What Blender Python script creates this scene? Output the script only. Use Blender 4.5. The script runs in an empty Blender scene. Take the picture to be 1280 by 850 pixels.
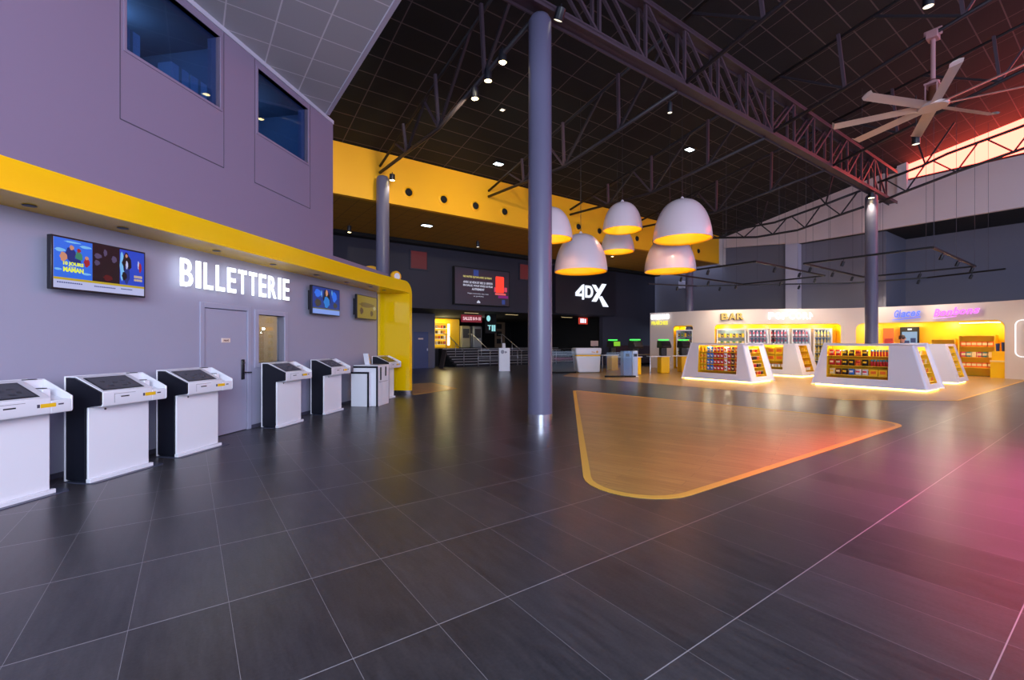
import bpy, bmesh, math, random
from mathutils import Vector, Matrix
random.seed(7)
PI = math.pi
sc = bpy.context.scene
COL = sc.collection

# ------------------------------------------------------------------ camera
F = 565.0                                   # focal length in pixels of a 1280 px wide frame
cd = bpy.data.cameras.new('camera'); cam = bpy.data.objects.new('camera', cd); COL.objects.link(cam)
cd.sensor_width = 36.0; cd.lens = 36.0*F/1280.0
cam.location = (0, 0, 1.5); cam.rotation_euler = (PI/2, 0, 0)
cd.shift_y = 2.0/1280.0; cd.clip_start = 0.05; cd.clip_end = 300
sc.camera = cam
# ------------------------------------------------------------------ world, exposure
w = bpy.data.worlds.new('world'); sc.world = w; w.use_nodes = True
bg = w.node_tree.nodes['Background']
bg.inputs[0].default_value = (0.56, 0.66, 0.98, 1); bg.inputs[1].default_value = 1.6
sc.view_settings.view_transform = 'Standard'; sc.view_settings.look = 'None'
sc.view_settings.gamma = 1.0; sc.view_settings.use_curve_mapping = False
sc.view_settings.exposure = 0.0
sc.cycles.use_denoising = True

def lamp(name, kind, loc, power, color=(1, 1, 1), size=0.3, aim=None, cone=None, blend=0.8, sy=None, spread=None):
    d = bpy.data.lights.new(name, kind); d.energy = power; d.color = color
    if kind == 'AREA':
        d.size = size
        if sy: d.shape = 'RECTANGLE'; d.size_y = sy
        if spread: d.spread = spread
    else: d.shadow_soft_size = size
    if kind == 'SPOT': d.spot_size = cone or 1.4; d.spot_blend = blend
    o = bpy.data.objects.new(name, d); COL.objects.link(o); o.location = loc
    if aim is not None:
        o.rotation_euler = (Vector(aim)-Vector(loc)).to_track_quat('-Z', 'Y').to_euler()
    return o
# pink floor spot and pink fill, added to imitate light from coloured glazing
lamp('pink_floor_spot', 'SPOT', (8.2, 1.3, 6.8), 31000, (1.0, 0.10, 0.32), 1.0, aim=(6.9, 2.9, 0), cone=1.12, blend=1.0)
lamp('pink_fill', 'AREA', (14, -3, 5.5), 170, (1.0, 0.28, 0.60), 5, aim=(-2, 8, 4), sy=3)
# large cool fill light added behind the camera to brighten the hall
lamp('cool_fill', 'AREA', (1.5, -6.0, 4.5), 1700, (0.74, 0.85, 1.0), 8, aim=(-2.5, 8, 1.2), sy=4)

# ------------------------------------------------------------------ helpers
def lin(c):
    return c/12.92 if c <= 0.04045 else ((c+0.055)/1.055)**2.4
def rgb(r, g, b):
    return (lin(r/255), lin(g/255), lin(b/255), 1)
MATS = {}
def mat(name, col=(200, 200, 200), rough=0.5, metal=0.0, emit=None, es=1.0, spec=0.5, coat=0.0, bump=None):
    if emit and col == (200, 200, 200): col = (20, 20, 20)
    m = bpy.data.materials.new(name); m.use_nodes = True; MATS[name] = m
    b = m.node_tree.nodes['Principled BSDF']
    b.inputs['Base Color'].default_value = rgb(*col); b.inputs['Roughness'].default_value = rough
    b.inputs['Metallic'].default_value = metal; b.inputs['Specular IOR Level'].default_value = spec
    b.inputs['Coat Weight'].default_value = coat
    nt = m.node_tree
    if emit:
        b.inputs['Emission Color'].default_value = rgb(*emit); b.inputs['Emission Strength'].default_value = es
    elif bump is not None or True:                      # slight procedural variation of the surface
        n = nt.nodes.new('ShaderNodeTexNoise'); n.inputs['Scale'].default_value = (bump or (40, .02))[0]
        tc = nt.nodes.new('ShaderNodeTexCoord'); nt.links.new(tc.outputs['Object'], n.inputs['Vector'])
        mr = nt.nodes.new('ShaderNodeMapRange'); mr.inputs['To Min'].default_value = max(0, rough-.04); mr.inputs['To Max'].default_value = rough+.04
        nt.links.new(n.outputs['Fac'], mr.inputs['Value']); nt.links.new(mr.outputs['Result'], b.inputs['Roughness'])
    return m
def glass_mat(name, tint, refl=0.06, rough=0.0):
    m = bpy.data.materials.new(name); m.use_nodes = True; nt = m.node_tree; nt.nodes.clear()
    o = nt.nodes.new('ShaderNodeOutputMaterial'); mx = nt.nodes.new('ShaderNodeMixShader')
    t = nt.nodes.new('ShaderNodeBsdfTransparent'); g = nt.nodes.new('ShaderNodeBsdfGlossy'); lw = nt.nodes.new('ShaderNodeLayerWeight'); p4 = nt.nodes.new('ShaderNodeMath'); p4.operation = 'POWER'; p4.inputs[1].default_value = 4.0
    ml = nt.nodes.new('ShaderNodeMath'); ml.operation = 'MULTIPLY_ADD'; ml.inputs[1].default_value = .7; ml.inputs[2].default_value = refl
    nt.links.new(lw.outputs['Facing'], p4.inputs[0]); nt.links.new(p4.outputs[0], ml.inputs[0]); t.inputs[0].default_value = rgb(*tint); g.inputs['Roughness'].default_value = rough
    nt.links.new(ml.outputs[0], mx.inputs[0]); nt.links.new(t.outputs[0], mx.inputs[1]); nt.links.new(g.outputs[0], mx.inputs[2])
    nt.links.new(mx.outputs[0], o.inputs[0]); MATS[name] = m; return m

M_wall = mat('purple_grey_paint', (134, 118, 144), 0.6)
M_walllow = mat('lavender_paint', (160, 158, 180), 0.55)
M_seam = mat('seam_dark', (70, 66, 84), 0.7)
M_dark = mat('dark_wall_paint', (44, 44, 60), 0.7)
M_grey = mat('grey_wall_paint', (112, 110, 124), 0.75)
M_lightgrey = mat('light_grey_paint', (190, 185, 205), 0.6)
M_black = mat('black_void_paint', (14, 13, 16), 0.85)
M_white = mat('white_gloss', (232, 232, 240), 0.25, coat=0.2)
M_wallwhite = mat('white_wall_paint', (222, 206, 200), 0.7)
M_yellow = mat('yellow_gloss', (250, 196, 4), 0.4)
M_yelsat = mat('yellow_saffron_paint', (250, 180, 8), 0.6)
M_steel = mat('brushed_steel', (200, 200, 210), 0.25, 1.0)
M_truss = mat('truss_steel_paint', (70, 56, 66), 0.5, 0.0)
M_tube = mat('dark_tube_paint', (40, 34, 40), 0.5)
M_column = mat('column_paint', (94, 92, 116), 0.38)
M_blackpl = mat('black_plastic', (22, 22, 30), 0.35)
M_kioskblack = mat('kiosk_black_side', (14, 18, 30), 0.45)
M_rail = mat('rail_steel', (190, 188, 195), 0.3, 0.8)
M_ledw = mat('led_white', emit=(255, 255, 255), es=9.0)
M_ledw2 = mat('led_soft_white', emit=(255, 250, 235), es=3.0)
M_spotface = mat('spot_lens', emit=(255, 225, 150), es=14.0)
M_spotdim = mat('spot_lens_dim', emit=(255, 240, 215), es=1.6)
M_floorled = mat('led_warm', emit=(255, 200, 100), es=11.0)
M_canopy = mat('canopy_yellow_gloss', (250, 200, 4), 0.16)
M_ledsign = mat('led_sign_white', emit=(238, 246, 255), es=2.3)
M_wire = mat('wire_dark', (70, 62, 70), .5)
M_glassblue = glass_mat('window_glass', (178, 205, 232))
M_clear = glass_mat('clear_glass', (240, 246, 246))

class MB:
    def __init__(s): s.v = []; s.f = []; s.m = []; s.cur = 0
    def add(s, vs, fs):
        k = len(s.v); s.v += [tuple(p) for p in vs]
        for f in fs: s.f.append(tuple(i+k for i in f)); s.m.append(s.cur)
        return s
    def box(s, a, b):
        x0, y0, z0 = a; x1, y1, z1 = b
        return s.add([(x0,y0,z0),(x1,y0,z0),(x1,y1,z0),(x0,y1,z0),(x0,y0,z1),(x1,y0,z1),(x1,y1,z1),(x0,y1,z1)],
                     [(0,3,2,1),(4,5,6,7),(0,1,5,4),(1,2,6,5),(2,3,7,6),(3,0,4,7)])
    def prism(s, poly, y0, y1, plane='xz'):
        n = len(poly)
        def P(p, d):
            if plane == 'xz': return (p[0], d, p[1])
            if plane == 'yz': return (d, p[0], p[1])
            return (p[0], p[1], d)
        vs = [P(p, y0) for p in poly]+[P(p, y1) for p in poly]
        fs = [tuple(range(n)), tuple(range(2*n-1, n-1, -1))]+[(i, (i+n), (i+1) % n+n, (i+1) % n) for i in range(n)]
        return s.add(vs, fs)
    def tube(s, pts, r, n=8, caps=True):
        pts = [Vector(p) for p in pts]; rr = r if isinstance(r, (list, tuple)) else [r]*len(pts)
        vs = []; up = None
        for i, p in enumerate(pts):
            d = (pts[min(i+1, len(pts)-1)]-pts[max(i-1, 0)]).normalized()
            a = Vector((0, 0, 1)) if abs(d.z) < .95 else Vector((1, 0, 0))
            x = d.cross(a).normalized() if up is None else (up-d*up.dot(d)).normalized()
            up = x; y = d.cross(x)
            for k in range(n):
                t = 2*PI*k/n; vs.append(p+(x*math.cos(t)+y*math.sin(t))*rr[i])
        fs = []
        for i in range(len(pts)-1):
            for k in range(n):
                a = i*n+k; b = i*n+(k+1) % n; fs.append((a, b, b+n, a+n))
        if caps: fs += [tuple(range(n-1, -1, -1)), tuple((len(pts)-1)*n+k for k in range(n))]
        return s.add(vs, fs)
    def bar(s, p, q, wd, hd=None):
        hd = hd or wd; p = Vector(p); q = Vector(q); d = (q-p).normalized()
        a = Vector((0, 0, 1)) if abs(d.z) < .95 else Vector((1, 0, 0))
        x = d.cross(a).normalized(); y = x.cross(d).normalized()
        vs = [c+x*i*wd/2+y*j*hd/2 for c in (p, q) for i, j in ((-1,-1),(1,-1),(1,1),(-1,1))]
        return s.add(vs, [(0,1,2,3),(7,6,5,4),(0,4,5,1),(1,5,6,2),(2,6,7,3),(3,7,4,0)])
    def lathe(s, prof, n=24, c=(0, 0, 0)):
        vs = []; 
        for r, z in prof:
            for k in range(n):
                t = 2*PI*k/n; vs.append((c[0]+r*math.cos(t), c[1]+r*math.sin(t), c[2]+z))
        fs = []
        for i in range(len(prof)-1):
            for k in range(n):
                a = i*n+k; b = i*n+(k+1) % n; fs.append((a, b, b+n, a+n))
        if prof[0][0] > 1e-5: fs.append(tuple(range(n-1, -1, -1)))
        if prof[-1][0] > 1e-5: fs.append(tuple((len(prof)-1)*n+k for k in range(n)))
        return s.add(vs, fs)
    def build(s, name, mats, parent=None, loc=(0, 0, 0), rot=(0, 0, 0), bevel=0, seg=2, smooth=False, norm=True):
        me = bpy.data.meshes.new(name); me.from_pydata(s.v, [], s.f)
        if not isinstance(mats, (list, tuple)): mats = [mats]
        for m in mats: me.materials.append(m)
        if len(mats) > 1:
            for p, i in zip(me.polygons, s.m): p.material_index = min(i, len(mats)-1)
        if norm:
            bm = bmesh.new(); bm.from_mesh(me); bmesh.ops.recalc_face_normals(bm, faces=bm.faces); bm.to_mesh(me); bm.free()
        me.update()
        o = bpy.data.objects.new(name, me); COL.objects.link(o)
        o.location = loc; o.rotation_euler = rot
        if parent: o.parent = parent
        if bevel:
            b = o.modifiers.new('bevel', 'BEVEL'); b.width = bevel; b.segments = seg; b.limit_method = 'ANGLE'; b.angle_limit = .6
        if smooth or bevel:
            me.shade_smooth()
            if not smooth: 
                try: me.set_sharp_from_angle(angle=.7)
                except Exception: pass
            elif smooth == 'auto':
                try: me.set_sharp_from_angle(angle=.8)
                except Exception: pass
        return o
def thing(name, label, cat, loc=(0, 0, 0), rotz=0.0, group=None):
    o = bpy.data.objects.new(name, None); COL.objects.link(o); o.empty_display_size = .1
    o.location = loc; o.rotation_euler = (0, 0, rotz); o['label'] = label; o['category'] = cat
    if group: o['group'] = group
    return o
def tag(o, label, cat, group=None, kind=None):
    if label: o['label'] = label
    if cat: o['category'] = cat
    if group: o['group'] = group
    if kind: o['kind'] = kind
    return o
def struct(o): o['kind'] = 'structure'; return o
def dup(root, loc, rotz=None, label=None, group=None, scale=None):
    r = root.copy(); COL.objects.link(r); r.location = loc
    if rotz is not None: r.rotation_euler = (0, 0, rotz)
    if label: r['label'] = label
    if group: r['group'] = group
    if scale: r.scale = scale
    for ch in list(root.children):
        c = ch.copy(); COL.objects.link(c); c.parent = r
        for g in ch.children:
            d = g.copy(); COL.objects.link(d); d.parent = c
    return r
def text_mesh(body, wd, ht, depth=.01, bold=.0, shear=0.0, space=1.0):
    """mesh of a text fitted to wd x ht, standing upright in x,z and facing -y, lower left at the origin"""
    c = bpy.data.curves.new('t', 'FONT'); c.body = body; c.size = 1; c.extrude = .02; c.offset = bold; c.shear = shear
    c.space_character = space; c.align_x = 'LEFT'; c.resolution_u = 3
    o = bpy.data.objects.new('t', c); COL.objects.link(o)
    dg = bpy.context.evaluated_depsgraph_get(); dg.update()
    me = bpy.data.meshes.new_from_object(o.evaluated_get(dg)); bpy.data.objects.remove(o)
    xs = [v.co.x for v in me.vertices]; ys = [v.co.y for v in me.vertices]
    x0, x1, y0, y1 = min(xs), max(xs), min(ys), max(ys)
    sx = wd/(x1-x0) if wd else ht/(y1-y0); sy = ht/(y1-y0) if ht else sx
    for v in me.vertices:
        x, y, z = v.co; v.co = ((x-x0)*sx, -z/.04*depth-depth/2, (y-y0)*sy)
    return me
def text(body, name, m, parent, loc, wd, ht, depth=.01, bold=0., shear=0., rot=(0, 0, 0), space=1.0):
    me = text_mesh(body, wd, ht, depth, bold, shear, space); me.materials.append(m); me.name = name
    o = bpy.data.objects.new(name, me); COL.objects.link(o); o.location = loc; o.rotation_euler = rot
    if parent: o.parent = parent
    return o
def letters(body, total_w, ht, m, parent, loc, depth=.03, bold=.03, gap=.12, shear=0., rise=0., widths=None, side=None):
    """each letter a part; letters get widths in proportion and fill total_w"""
    rel = {'I': .38, 'i': .35, 'l': .4, 'M': 1.25, 'W': 1.3, 'O': 1.05, 'L': .82, 'T': .88, 'E': .85, ' ': .5, 'R': 1.0, 'B': 1.0}
    ws = [rel.get(ch, 1.0) for ch in body]; tot = sum(ws)+gap*(len(ws)-1); k = total_w/tot; x = 0
    for ch, r in zip(body, ws):
        if ch != ' ':
            hh = ht
            if ch.islower() and ch not in 'bdfhklt': hh = ht*.68
            text(ch, 'letter', m, parent, (loc[0]+x, loc[1], loc[2]+rise*x/total_w), r*k, hh, depth, bold, shear)
        x += (r+gap)*k
def round_rect(x0, z0, x1, z1, r, n=5):
    P = []
    for cx, cz, a0 in ((x1-r, z1-r, 0), (x0+r, z1-r, 90), (x0+r, z0+r, 180), (x1-r, z0+r, 270)):
        for k in range(n+1):
            a = math.radians(a0+90*k/n); P.append((cx+r*math.cos(a), cz+r*math.sin(a)))
    return P

# building grid: origin at the big column, u runs along the main truss, v away to the left
ANG = math.atan2(563, 787); CU = math.cos(ANG); SU = math.sin(ANG); OX, OY = .51, 8.23
def G(u, v, z=0): return Vector((OX+CU*u-SU*v, OY+SU*u+CU*v, z))
GL = (OX, OY, 0); GR = (0, 0, ANG)
def roof_z(v): return 9.6-.2*v
# left wall frame: x along the wall (away from camera), -y into the hall
WA = math.atan2(1, .17); WK = 1.01434
def WL(Y, off=0, z=0):          # point on lower wall at depth Y, off metres into the hall
    x = -5.841+.17*Y; return Vector((x+off*math.sin(WA), Y-off*math.cos(WA), z))
UA = math.atan2(1, .175); UK = 1.0152
def UL(Y, off=0, z=0):
    x = -5.265+.175*Y; return Vector((x+off*math.sin(UA), Y-off*math.cos(UA), z))

# ------------------------------------------------------------------ procedural surface materials
def nodes_of(m): 
    nt = m.node_tree; return nt, nt.nodes['Principled BSDF']
def math_node(nt, op, a, b=None, c=None):
    n = nt.nodes.new('ShaderNodeMath'); n.operation = op
    for i, x in enumerate((a, b, c)):
        if x is None: continue
        if isinstance(x, (int, float)): n.inputs[i].default_value = x
        else: nt.links.new(x, n.inputs[i])
    return n.outputs[0]
def grid_mask(nt, vec, sx, sy, ox, oy, wd, wd2=None):
    sep = nt.nodes.new('ShaderNodeSeparateXYZ'); nt.links.new(vec, sep.inputs[0])
    def line(c, s_, o_, w_):
        t = math_node(nt, 'SUBTRACT', c, o_); t = math_node(nt, 'DIVIDE', t, s_); t = math_node(nt, 'ADD', t, .5)
        t = math_node(nt, 'FRACT', t); t = math_node(nt, 'SUBTRACT', t, .5); t = math_node(nt, 'ABSOLUTE', t)
        return math_node(nt, 'LESS_THAN', t, w_/2/s_)
    a = line(sep.outputs[0], sx, ox, wd); b = line(sep.outputs[1], sy, oy, wd2 or wd)
    return math_node(nt, 'MAXIMUM', a, b), sep
def mixc(nt, fac, c1, c2):
    n = nt.nodes.new('ShaderNodeMix'); n.data_type = 'RGBA'
    for i, x in ((0, fac), (6, c1), (7, c2)):
        if isinstance(x, (int, float)): n.inputs[i].default_value = x
        elif isinstance(x, tuple): n.inputs[i].default_value = x
        else: nt.links.new(x, n.inputs[i])
    return n.outputs[2]
def tile_floor():
    m = mat('dark_stone_tiles', (50, 49, 54), 0.36); nt, b = nodes_of(m)
    tc = nt.nodes.new('ShaderNodeTexCoord'); v = tc.outputs['Object']
    msk, sep = grid_mask(nt, v, .445, .89, -2.79, -4.22, .0018, .0055)
    cell = nt.nodes.new('ShaderNodeCombineXYZ')
    cu = math_node(nt, 'FLOOR', math_node(nt, 'DIVIDE', math_node(nt, 'SUBTRACT', sep.outputs[0], -2.79), .445))
    cv = math_node(nt, 'FLOOR', math_node(nt, 'DIVIDE', math_node(nt, 'SUBTRACT', sep.outputs[1], -4.22), .89))
    nt.links.new(cu, cell.inputs[0]); nt.links.new(cv, cell.inputs[1])
    wn = nt.nodes.new('ShaderNodeTexWhiteNoise'); nt.links.new(cell.outputs[0], wn.inputs['Vector'])
    mp = nt.nodes.new('ShaderNodeMapping'); nt.links.new(v, mp.inputs[0]); mp.inputs['Scale'].default_value = (14, 2.2, 1)
    n1 = nt.nodes.new('ShaderNodeTexNoise'); n1.inputs['Scale'].default_value = 1.2; n1.inputs['Detail'].default_value = 9; n1.inputs['Roughness'].default_value = .72
    nt.links.new(mp.outputs[0], n1.inputs['Vector'])
    n2 = nt.nodes.new('ShaderNodeTexNoise'); n2.inputs['Scale'].default_value = 60; n2.inputs['Detail'].default_value = 4
    nt.links.new(v, n2.inputs['Vector'])
    f = math_node(nt, 'ADD', math_node(nt, 'MULTIPLY', n1.outputs['Fac'], .8), math_node(nt, 'MULTIPLY', n2.outputs['Fac'], .35))
    f = math_node(nt, 'ADD', f, math_node(nt, 'MULTIPLY', wn.outputs['Value'], .22))
    mr = nt.nodes.new('ShaderNodeMapRange'); mr.inputs['From Min'].default_value = .35; mr.inputs['From Max'].default_value = 1.0
    nt.links.new(f, mr.inputs['Value'])
    c = mixc(nt, mr.outputs[0], rgb(32, 32, 37), rgb(78, 75, 80)); c = mixc(nt, msk, c, rgb(150, 146, 152))
    nt.links.new(c, b.inputs['Base Color'])
    mr2 = nt.nodes.new('ShaderNodeMapRange'); mr2.inputs['To Min'].default_value = .25; mr2.inputs['To Max'].default_value = .37
    nt.links.new(n1.outputs['Fac'], mr2.inputs['Value'])
    for l in list(b.inputs['Roughness'].links): nt.links.remove(l)
    nt.links.new(mr2.outputs[0], b.inputs['Roughness'])
    bp = nt.nodes.new('ShaderNodeBump'); bp.inputs['Strength'].default_value = .06; bp.inputs['Distance'].default_value = .004
    nt.links.new(f, bp.inputs['Height']); nt.links.new(bp.outputs[0], b.inputs['Normal'])
    return m
def wood_floor(name, c1, c2):
    m = mat(name, (150, 105, 55), .33); nt, b = nodes_of(m)
    tc = nt.nodes.new('ShaderNodeTexCoord')
    mp = nt.nodes.new('ShaderNodeMapping'); nt.links.new(tc.outputs['Object'], mp.inputs[0]); mp.inputs['Rotation'].default_value = (0, 0, ANG)
    br = nt.nodes.new('ShaderNodeTexBrick'); nt.links.new(mp.outputs[0], br.inputs['Vector'])
    br.inputs['Scale'].default_value = 1; br.inputs['Brick Width'].default_value = 1.3; br.inputs['Row Height'].default_value = .18
    br.inputs['Mortar Size'].default_value = .0015; br.inputs['Color1'].default_value = rgb(*c1); br.inputs['Color2'].default_value = rgb(*c2)
    br.inputs['Mortar'].default_value = rgb(90, 62, 34)
    mp2 = nt.nodes.new('ShaderNodeMapping'); nt.links.new(mp.outputs[0], mp2.inputs[0]); mp2.inputs['Scale'].default_value = (1.5, 22, 1)
    n = nt.nodes.new('ShaderNodeTexNoise'); n.inputs['Scale'].default_value = 1.6; n.inputs['Detail'].default_value = 6; nt.links.new(mp2.outputs[0], n.inputs['Vector'])
    c = mixc(nt, n.outputs['Fac'], rgb(138, 100, 58), br.outputs['Color']); nt.links.new(c, b.inputs['Base Color'])
    return m
def panel_ceiling(name, base, line, sx, sy, wd, ox=0, oy=0, rough=.8):
    m = mat(name, base, rough); nt, b = nodes_of(m); tc = nt.nodes.new('ShaderNodeTexCoord')
    msk, _ = grid_mask(nt, tc.outputs['Object'], sx, sy, ox, oy, wd)
    nt.links.new(mixc(nt, msk, rgb(*base), rgb(*line)), b.inputs['Base Color']); return m
M_floor = tile_floor()
M_wood = wood_floor('oak_planks', (212, 170, 96), (192, 150, 80))
M_roof = panel_ceiling('black_ceiling_panels', (9, 10, 12), (84, 72, 74), 1.2, .6, .028)
M_whiteceil = panel_ceiling('white_ceiling_tiles', (176, 178, 186), (225, 225, 232), .6, .6, .02, -3.0, 3.1)
M_soffit = panel_ceiling('shaded_saffron_tiles', (176, 124, 14), (120, 84, 10), .6, .6, .02)  # same yellow paint as the band, its shade put into a darker colour

# ================================================================== THE SETTING
fl = MB().box((-16, -16, -.2), (34, 30, 0)).build('floor', M_floor, loc=GL, rot=GR); struct(fl)

def fillet(poly, radii, n=8):
    out = []
    N = len(poly)
    for i in range(N):
        p = Vector(poly[i]); a = Vector(poly[i-1]); b = Vector(poly[(i+1) % N]); r = radii[i]
        if not r: out.append(tuple(p)); continue
        d1 = (a-p).normalized(); d2 = (b-p).normalized(); ang = d1.angle(d2); t = r/math.tan(ang/2)
        p1 = p+d1*t; p2 = p+d2*t; c = p+(d1+d2).normalized()*(r/math.sin(ang/2))
        a1 = math.atan2(p1.y-c.y, p1.x-c.x); a2 = math.atan2(p2.y-c.y, p2.x-c.x); da = (a2-a1+PI) % (2*PI)-PI
        for k in range(n+1): out.append((c.x+r*math.cos(a1+da*k/n), c.y+r*math.sin(a1+da*k/n)))
    return out
def inset(poly, d):          # polygon moved inwards by d
    N = len(poly); area = sum(poly[i][0]*poly[(i+1) % N][1]-poly[(i+1) % N][0]*poly[i][1] for i in range(N)); sgn = 1 if area > 0 else -1
    out = []
    for i in range(N):
        a = Vector(poly[i-1]); p = Vector(poly[i]); b = Vector(poly[(i+1) % N])
        e1 = (p-a).normalized(); e2 = (b-p).normalized(); n = (Vector((-e1.y, e1.x))+Vector((-e2.y, e2.x)))*sgn
        n = n.normalized(); k = d/max(.3, n.dot(Vector((-e1.y, e1.x))*sgn)); out.append(tuple(p+n*k))
    return out
M_yline = mat('yellow_floor_line', (226, 180, 74), .4)
# triangular parquet inlay with its yellow border
tri = fillet([(.62, 3.62), (7.35, 8.3), (1.88, 13.95)], [.62, .55, .12], 10)
def floor_patch(name, poly, bw, label, z=.004):
    t = MB().prism(poly, 0, z, 'xy').build(name, M_wood); struct(t)
    return t
floor_patch('floor_parquet', tri, .07, '')
def border(poly, wd, closed=True, z0=.001, z1=.0065):
    ins = inset(poly, wd); b = MB(); n = len(poly)
    for i in range(n if closed else n-1):
        j = (i+1) % n
        b.add([(*poly[i], z0), (*poly[j], z0), (*ins[j], z0), (*ins[i], z0), (*poly[i], z1), (*poly[j], z1), (*ins[j], z1), (*ins[i], z1)],
              [(0,1,2,3), (4,7,6,5), (0,4,5,1), (1,5,6,2), (2,6,7,3), (3,7,4,0)])
    return b
struct(border(tri, .085).build('floor_line', M_yline))
zone = [(2.2, 19.6), (6.2, 14.7), (8.5, 11.65), (11.3, 11.46), (20.6, 18.0), (20.6, 19.0), (18.2, 22.3), (13.5, 24), (8, 27.2), (3.5, 24)]
floor_patch('floor_parquet', zone, .06, '')
b = MB()
for p, q in (((8.5, 11.65), (11.3, 11.46)), ((11.3, 11.46), (20.6, 18.0))): b.bar((*p, .005), (*q, .005), .07, .004)
struct(b.build('floor_line', M_yline))
patch = [(-2.75, 12.7), (-1.75, 14.4), (-2.9, 16.4), (-4.3, 15.3)]
floor_patch('floor_parquet', patch, .06, ''); struct(border(patch, .05).build('floor_line', M_yline))

# --- left lower wall (frame: origin WL(0), x along the wall)
LWL = (-5.841, 0, 0); LWR = (0, 0, WA)
def wall_holes(x0, x1, z0, z1, th, holes):
    b = MB(); x = x0
    for hx0, hx1, hz0, hz1 in holes:
        b.box((x, 0, z0), (hx0, th, z1))
        if hz0 > z0: b.box((hx0, 0, z0), (hx1, th, hz0))
        b.box((hx0, 0, hz1), (hx1, th, z1)); x = hx1
    b.box((x, 0, z0), (x1, th, z1)); return b
wx = lambda Y: Y*WK
door_x0, door_x1 = wx(6.84), wx(7.75); win_x0, win_x1 = wx(7.98), wx(8.66)
wl = wall_holes(-4, wx(12.45), 0, 3.14, .15, [(door_x0, door_x1, -.01, 2.04), (win_x0, win_x1, 1.12, 1.98)])
wlo = struct(wl.build('wall_left', M_walllow, loc=LWL, rot=LWR))
# baseboard
struct(MB().box((wx(7.8), -.012, 0), (wx(12.4), 0, .06)).build('baseboard_left', M_seam, loc=LWL, rot=LWR))
struct(MB().box((-4, -.012, 0), (wx(6.75), 0, .06)).build('baseboard_left', M_seam, loc=LWL, rot=LWR))
# door
d = bpy.data.objects.new('door_1', None); COL.objects.link(d); d.location = LWL; d.rotation_euler = LWR; struct(d)
M_door = mat('door_paint', (165, 163, 186), .5)
MB().box((door_x0+.03, .01, .01), (door_x1-.03, .05, 2.01)).build('door_leaf', M_door, d)
f = MB(); f.box((door_x0-.06, -.015, 0), (door_x0+.02, .1, 2.10)); f.box((door_x1-.02, -.015, 0), (door_x1+.06, .1, 2.10)); f.box((door_x0+.02, -.015, 2.02), (door_x1-.02, .1, 2.10))
f.build('door_frame', M_door, d, bevel=.006)
MB().box((door_x0, .1, 0), (door_x1, .12, 2.04)).build('door_backing', M_seam, d)
h = MB(); h.box((door_x1-.155, -.012, .86), (door_x1-.085, .01, 1.20)); h.build('lock_plate', M_blackpl, d, bevel=.012)
h = MB(); h.tube([(door_x1-.12, -.01, .98), (door_x1-.12, -.06, .98), (door_x1-.0, -.065, .975)], .011, 8); h.lathe([(.02, 0), (.02, .02)], 12, (door_x1-.12, -.02, 1.13)); h.build('door_handle', M_blackpl, d)
MB().box((door_x0+.36, -.002, 1.485), (door_x0+.53, .01, 1.555)).build('door_sign', mat('door_sign_cream', (238, 214, 200), .5), d)
text('PRIVÉ', 'lettering', mat('sign_brown', (120, 70, 60), .6), d, (door_x0+.395, -.003, 1.503), .10, .034, .002, .02)
# glazed opening beside the door
wn = bpy.data.objects.new('window_1', None); COL.objects.link(wn); wn.location = LWL; wn.rotation_euler = LWR; struct(wn)
f = MB(); t = .05
f.box((win_x0-.09, -.02, 1.04), (win_x0, .14, 2.06)); f.box((win_x1, -.02, 1.04), (win_x1+.09, .14, 2.06))
f.box((win_x0, -.02, 1.98), (win_x1, .14, 2.06)); f.box((win_x0, -.02, 1.04), (win_x1, .14, 1.12))
f.build('window_frame', M_door, wn, bevel=.005)
MB().box((win_x0-.005, .10, 1.115), (win_x1+.005, .112, 1.985)).build('pane', M_clear, wn)
# the office behind the pane
M_room = mat('office_wall', (200, 178, 150), .8)
rb = MB(); X0, X1 = win_x0-.35, win_x1+.9
rb.box((X0, 1.5, .8), (X1, 1.55, 2.3)); rb.box((X0-.05, .16, .8), (X0, 1.55, 2.3)); rb.box((X1, .16, .8), (X1+.05, 1.55, 2.3)); rb.box((X0, .16, 2.3), (X1, 1.55, 2.35)); rb.box((X0, .16, .75), (X1, 1.55, .8))
rb.build('office_shell', M_room, wn)
def WP(x, y, z): 
    v = Vector((x, y, 0)); v.rotate(Matrix.Rotation(WA, 3, 'Z')); return Vector((-5.841+v.x, v.y, z))
lamp('office_lamp', 'POINT', WP((X0+X1)/2, .8, 2.1), 14, (1, .9, .82), .04)
sh = thing('storage_shelf', 'pale shelf unit seen through the small glazed opening beside the door', 'shelf', WP(win_x0+.05, 1.0, .8), WA)
b = MB(); b.box((0, 0, 0), (.03, .4, 1.2)); b.box((.72, 0, 0), (.75, .4, 1.2)); b.build('side_panel', M_lightgrey, sh)
for k in range(4): MB().box((.03, 0, .12+.3*k), (.72, .4, .15+.3*k)).build('shelf_board', M_lightgrey, sh)
fld = MB().box((0, 0, 0), (.05, .26, .22)).build('file_folder', mat('folder_white', (225, 215, 205), .6), bevel=.004)
tag(fld, 'white file folder on the office shelf behind the small window', 'folder', 'folders on the office shelf'); fld.location = WP(win_x0+.14, 1.05, 1.25); fld.rotation_euler = LWR
for k, (dx, zz) in enumerate([(.07, 1.25), (.14, 1.25), (.3, 1.25), (0, 1.55), (.21, 1.55), (.28, 1.55), (.35, 1.55), (.05, .95), (.12, .95)]):
    dup(fld, WP(win_x0+.14+dx, 1.05, zz), WA)

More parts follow.
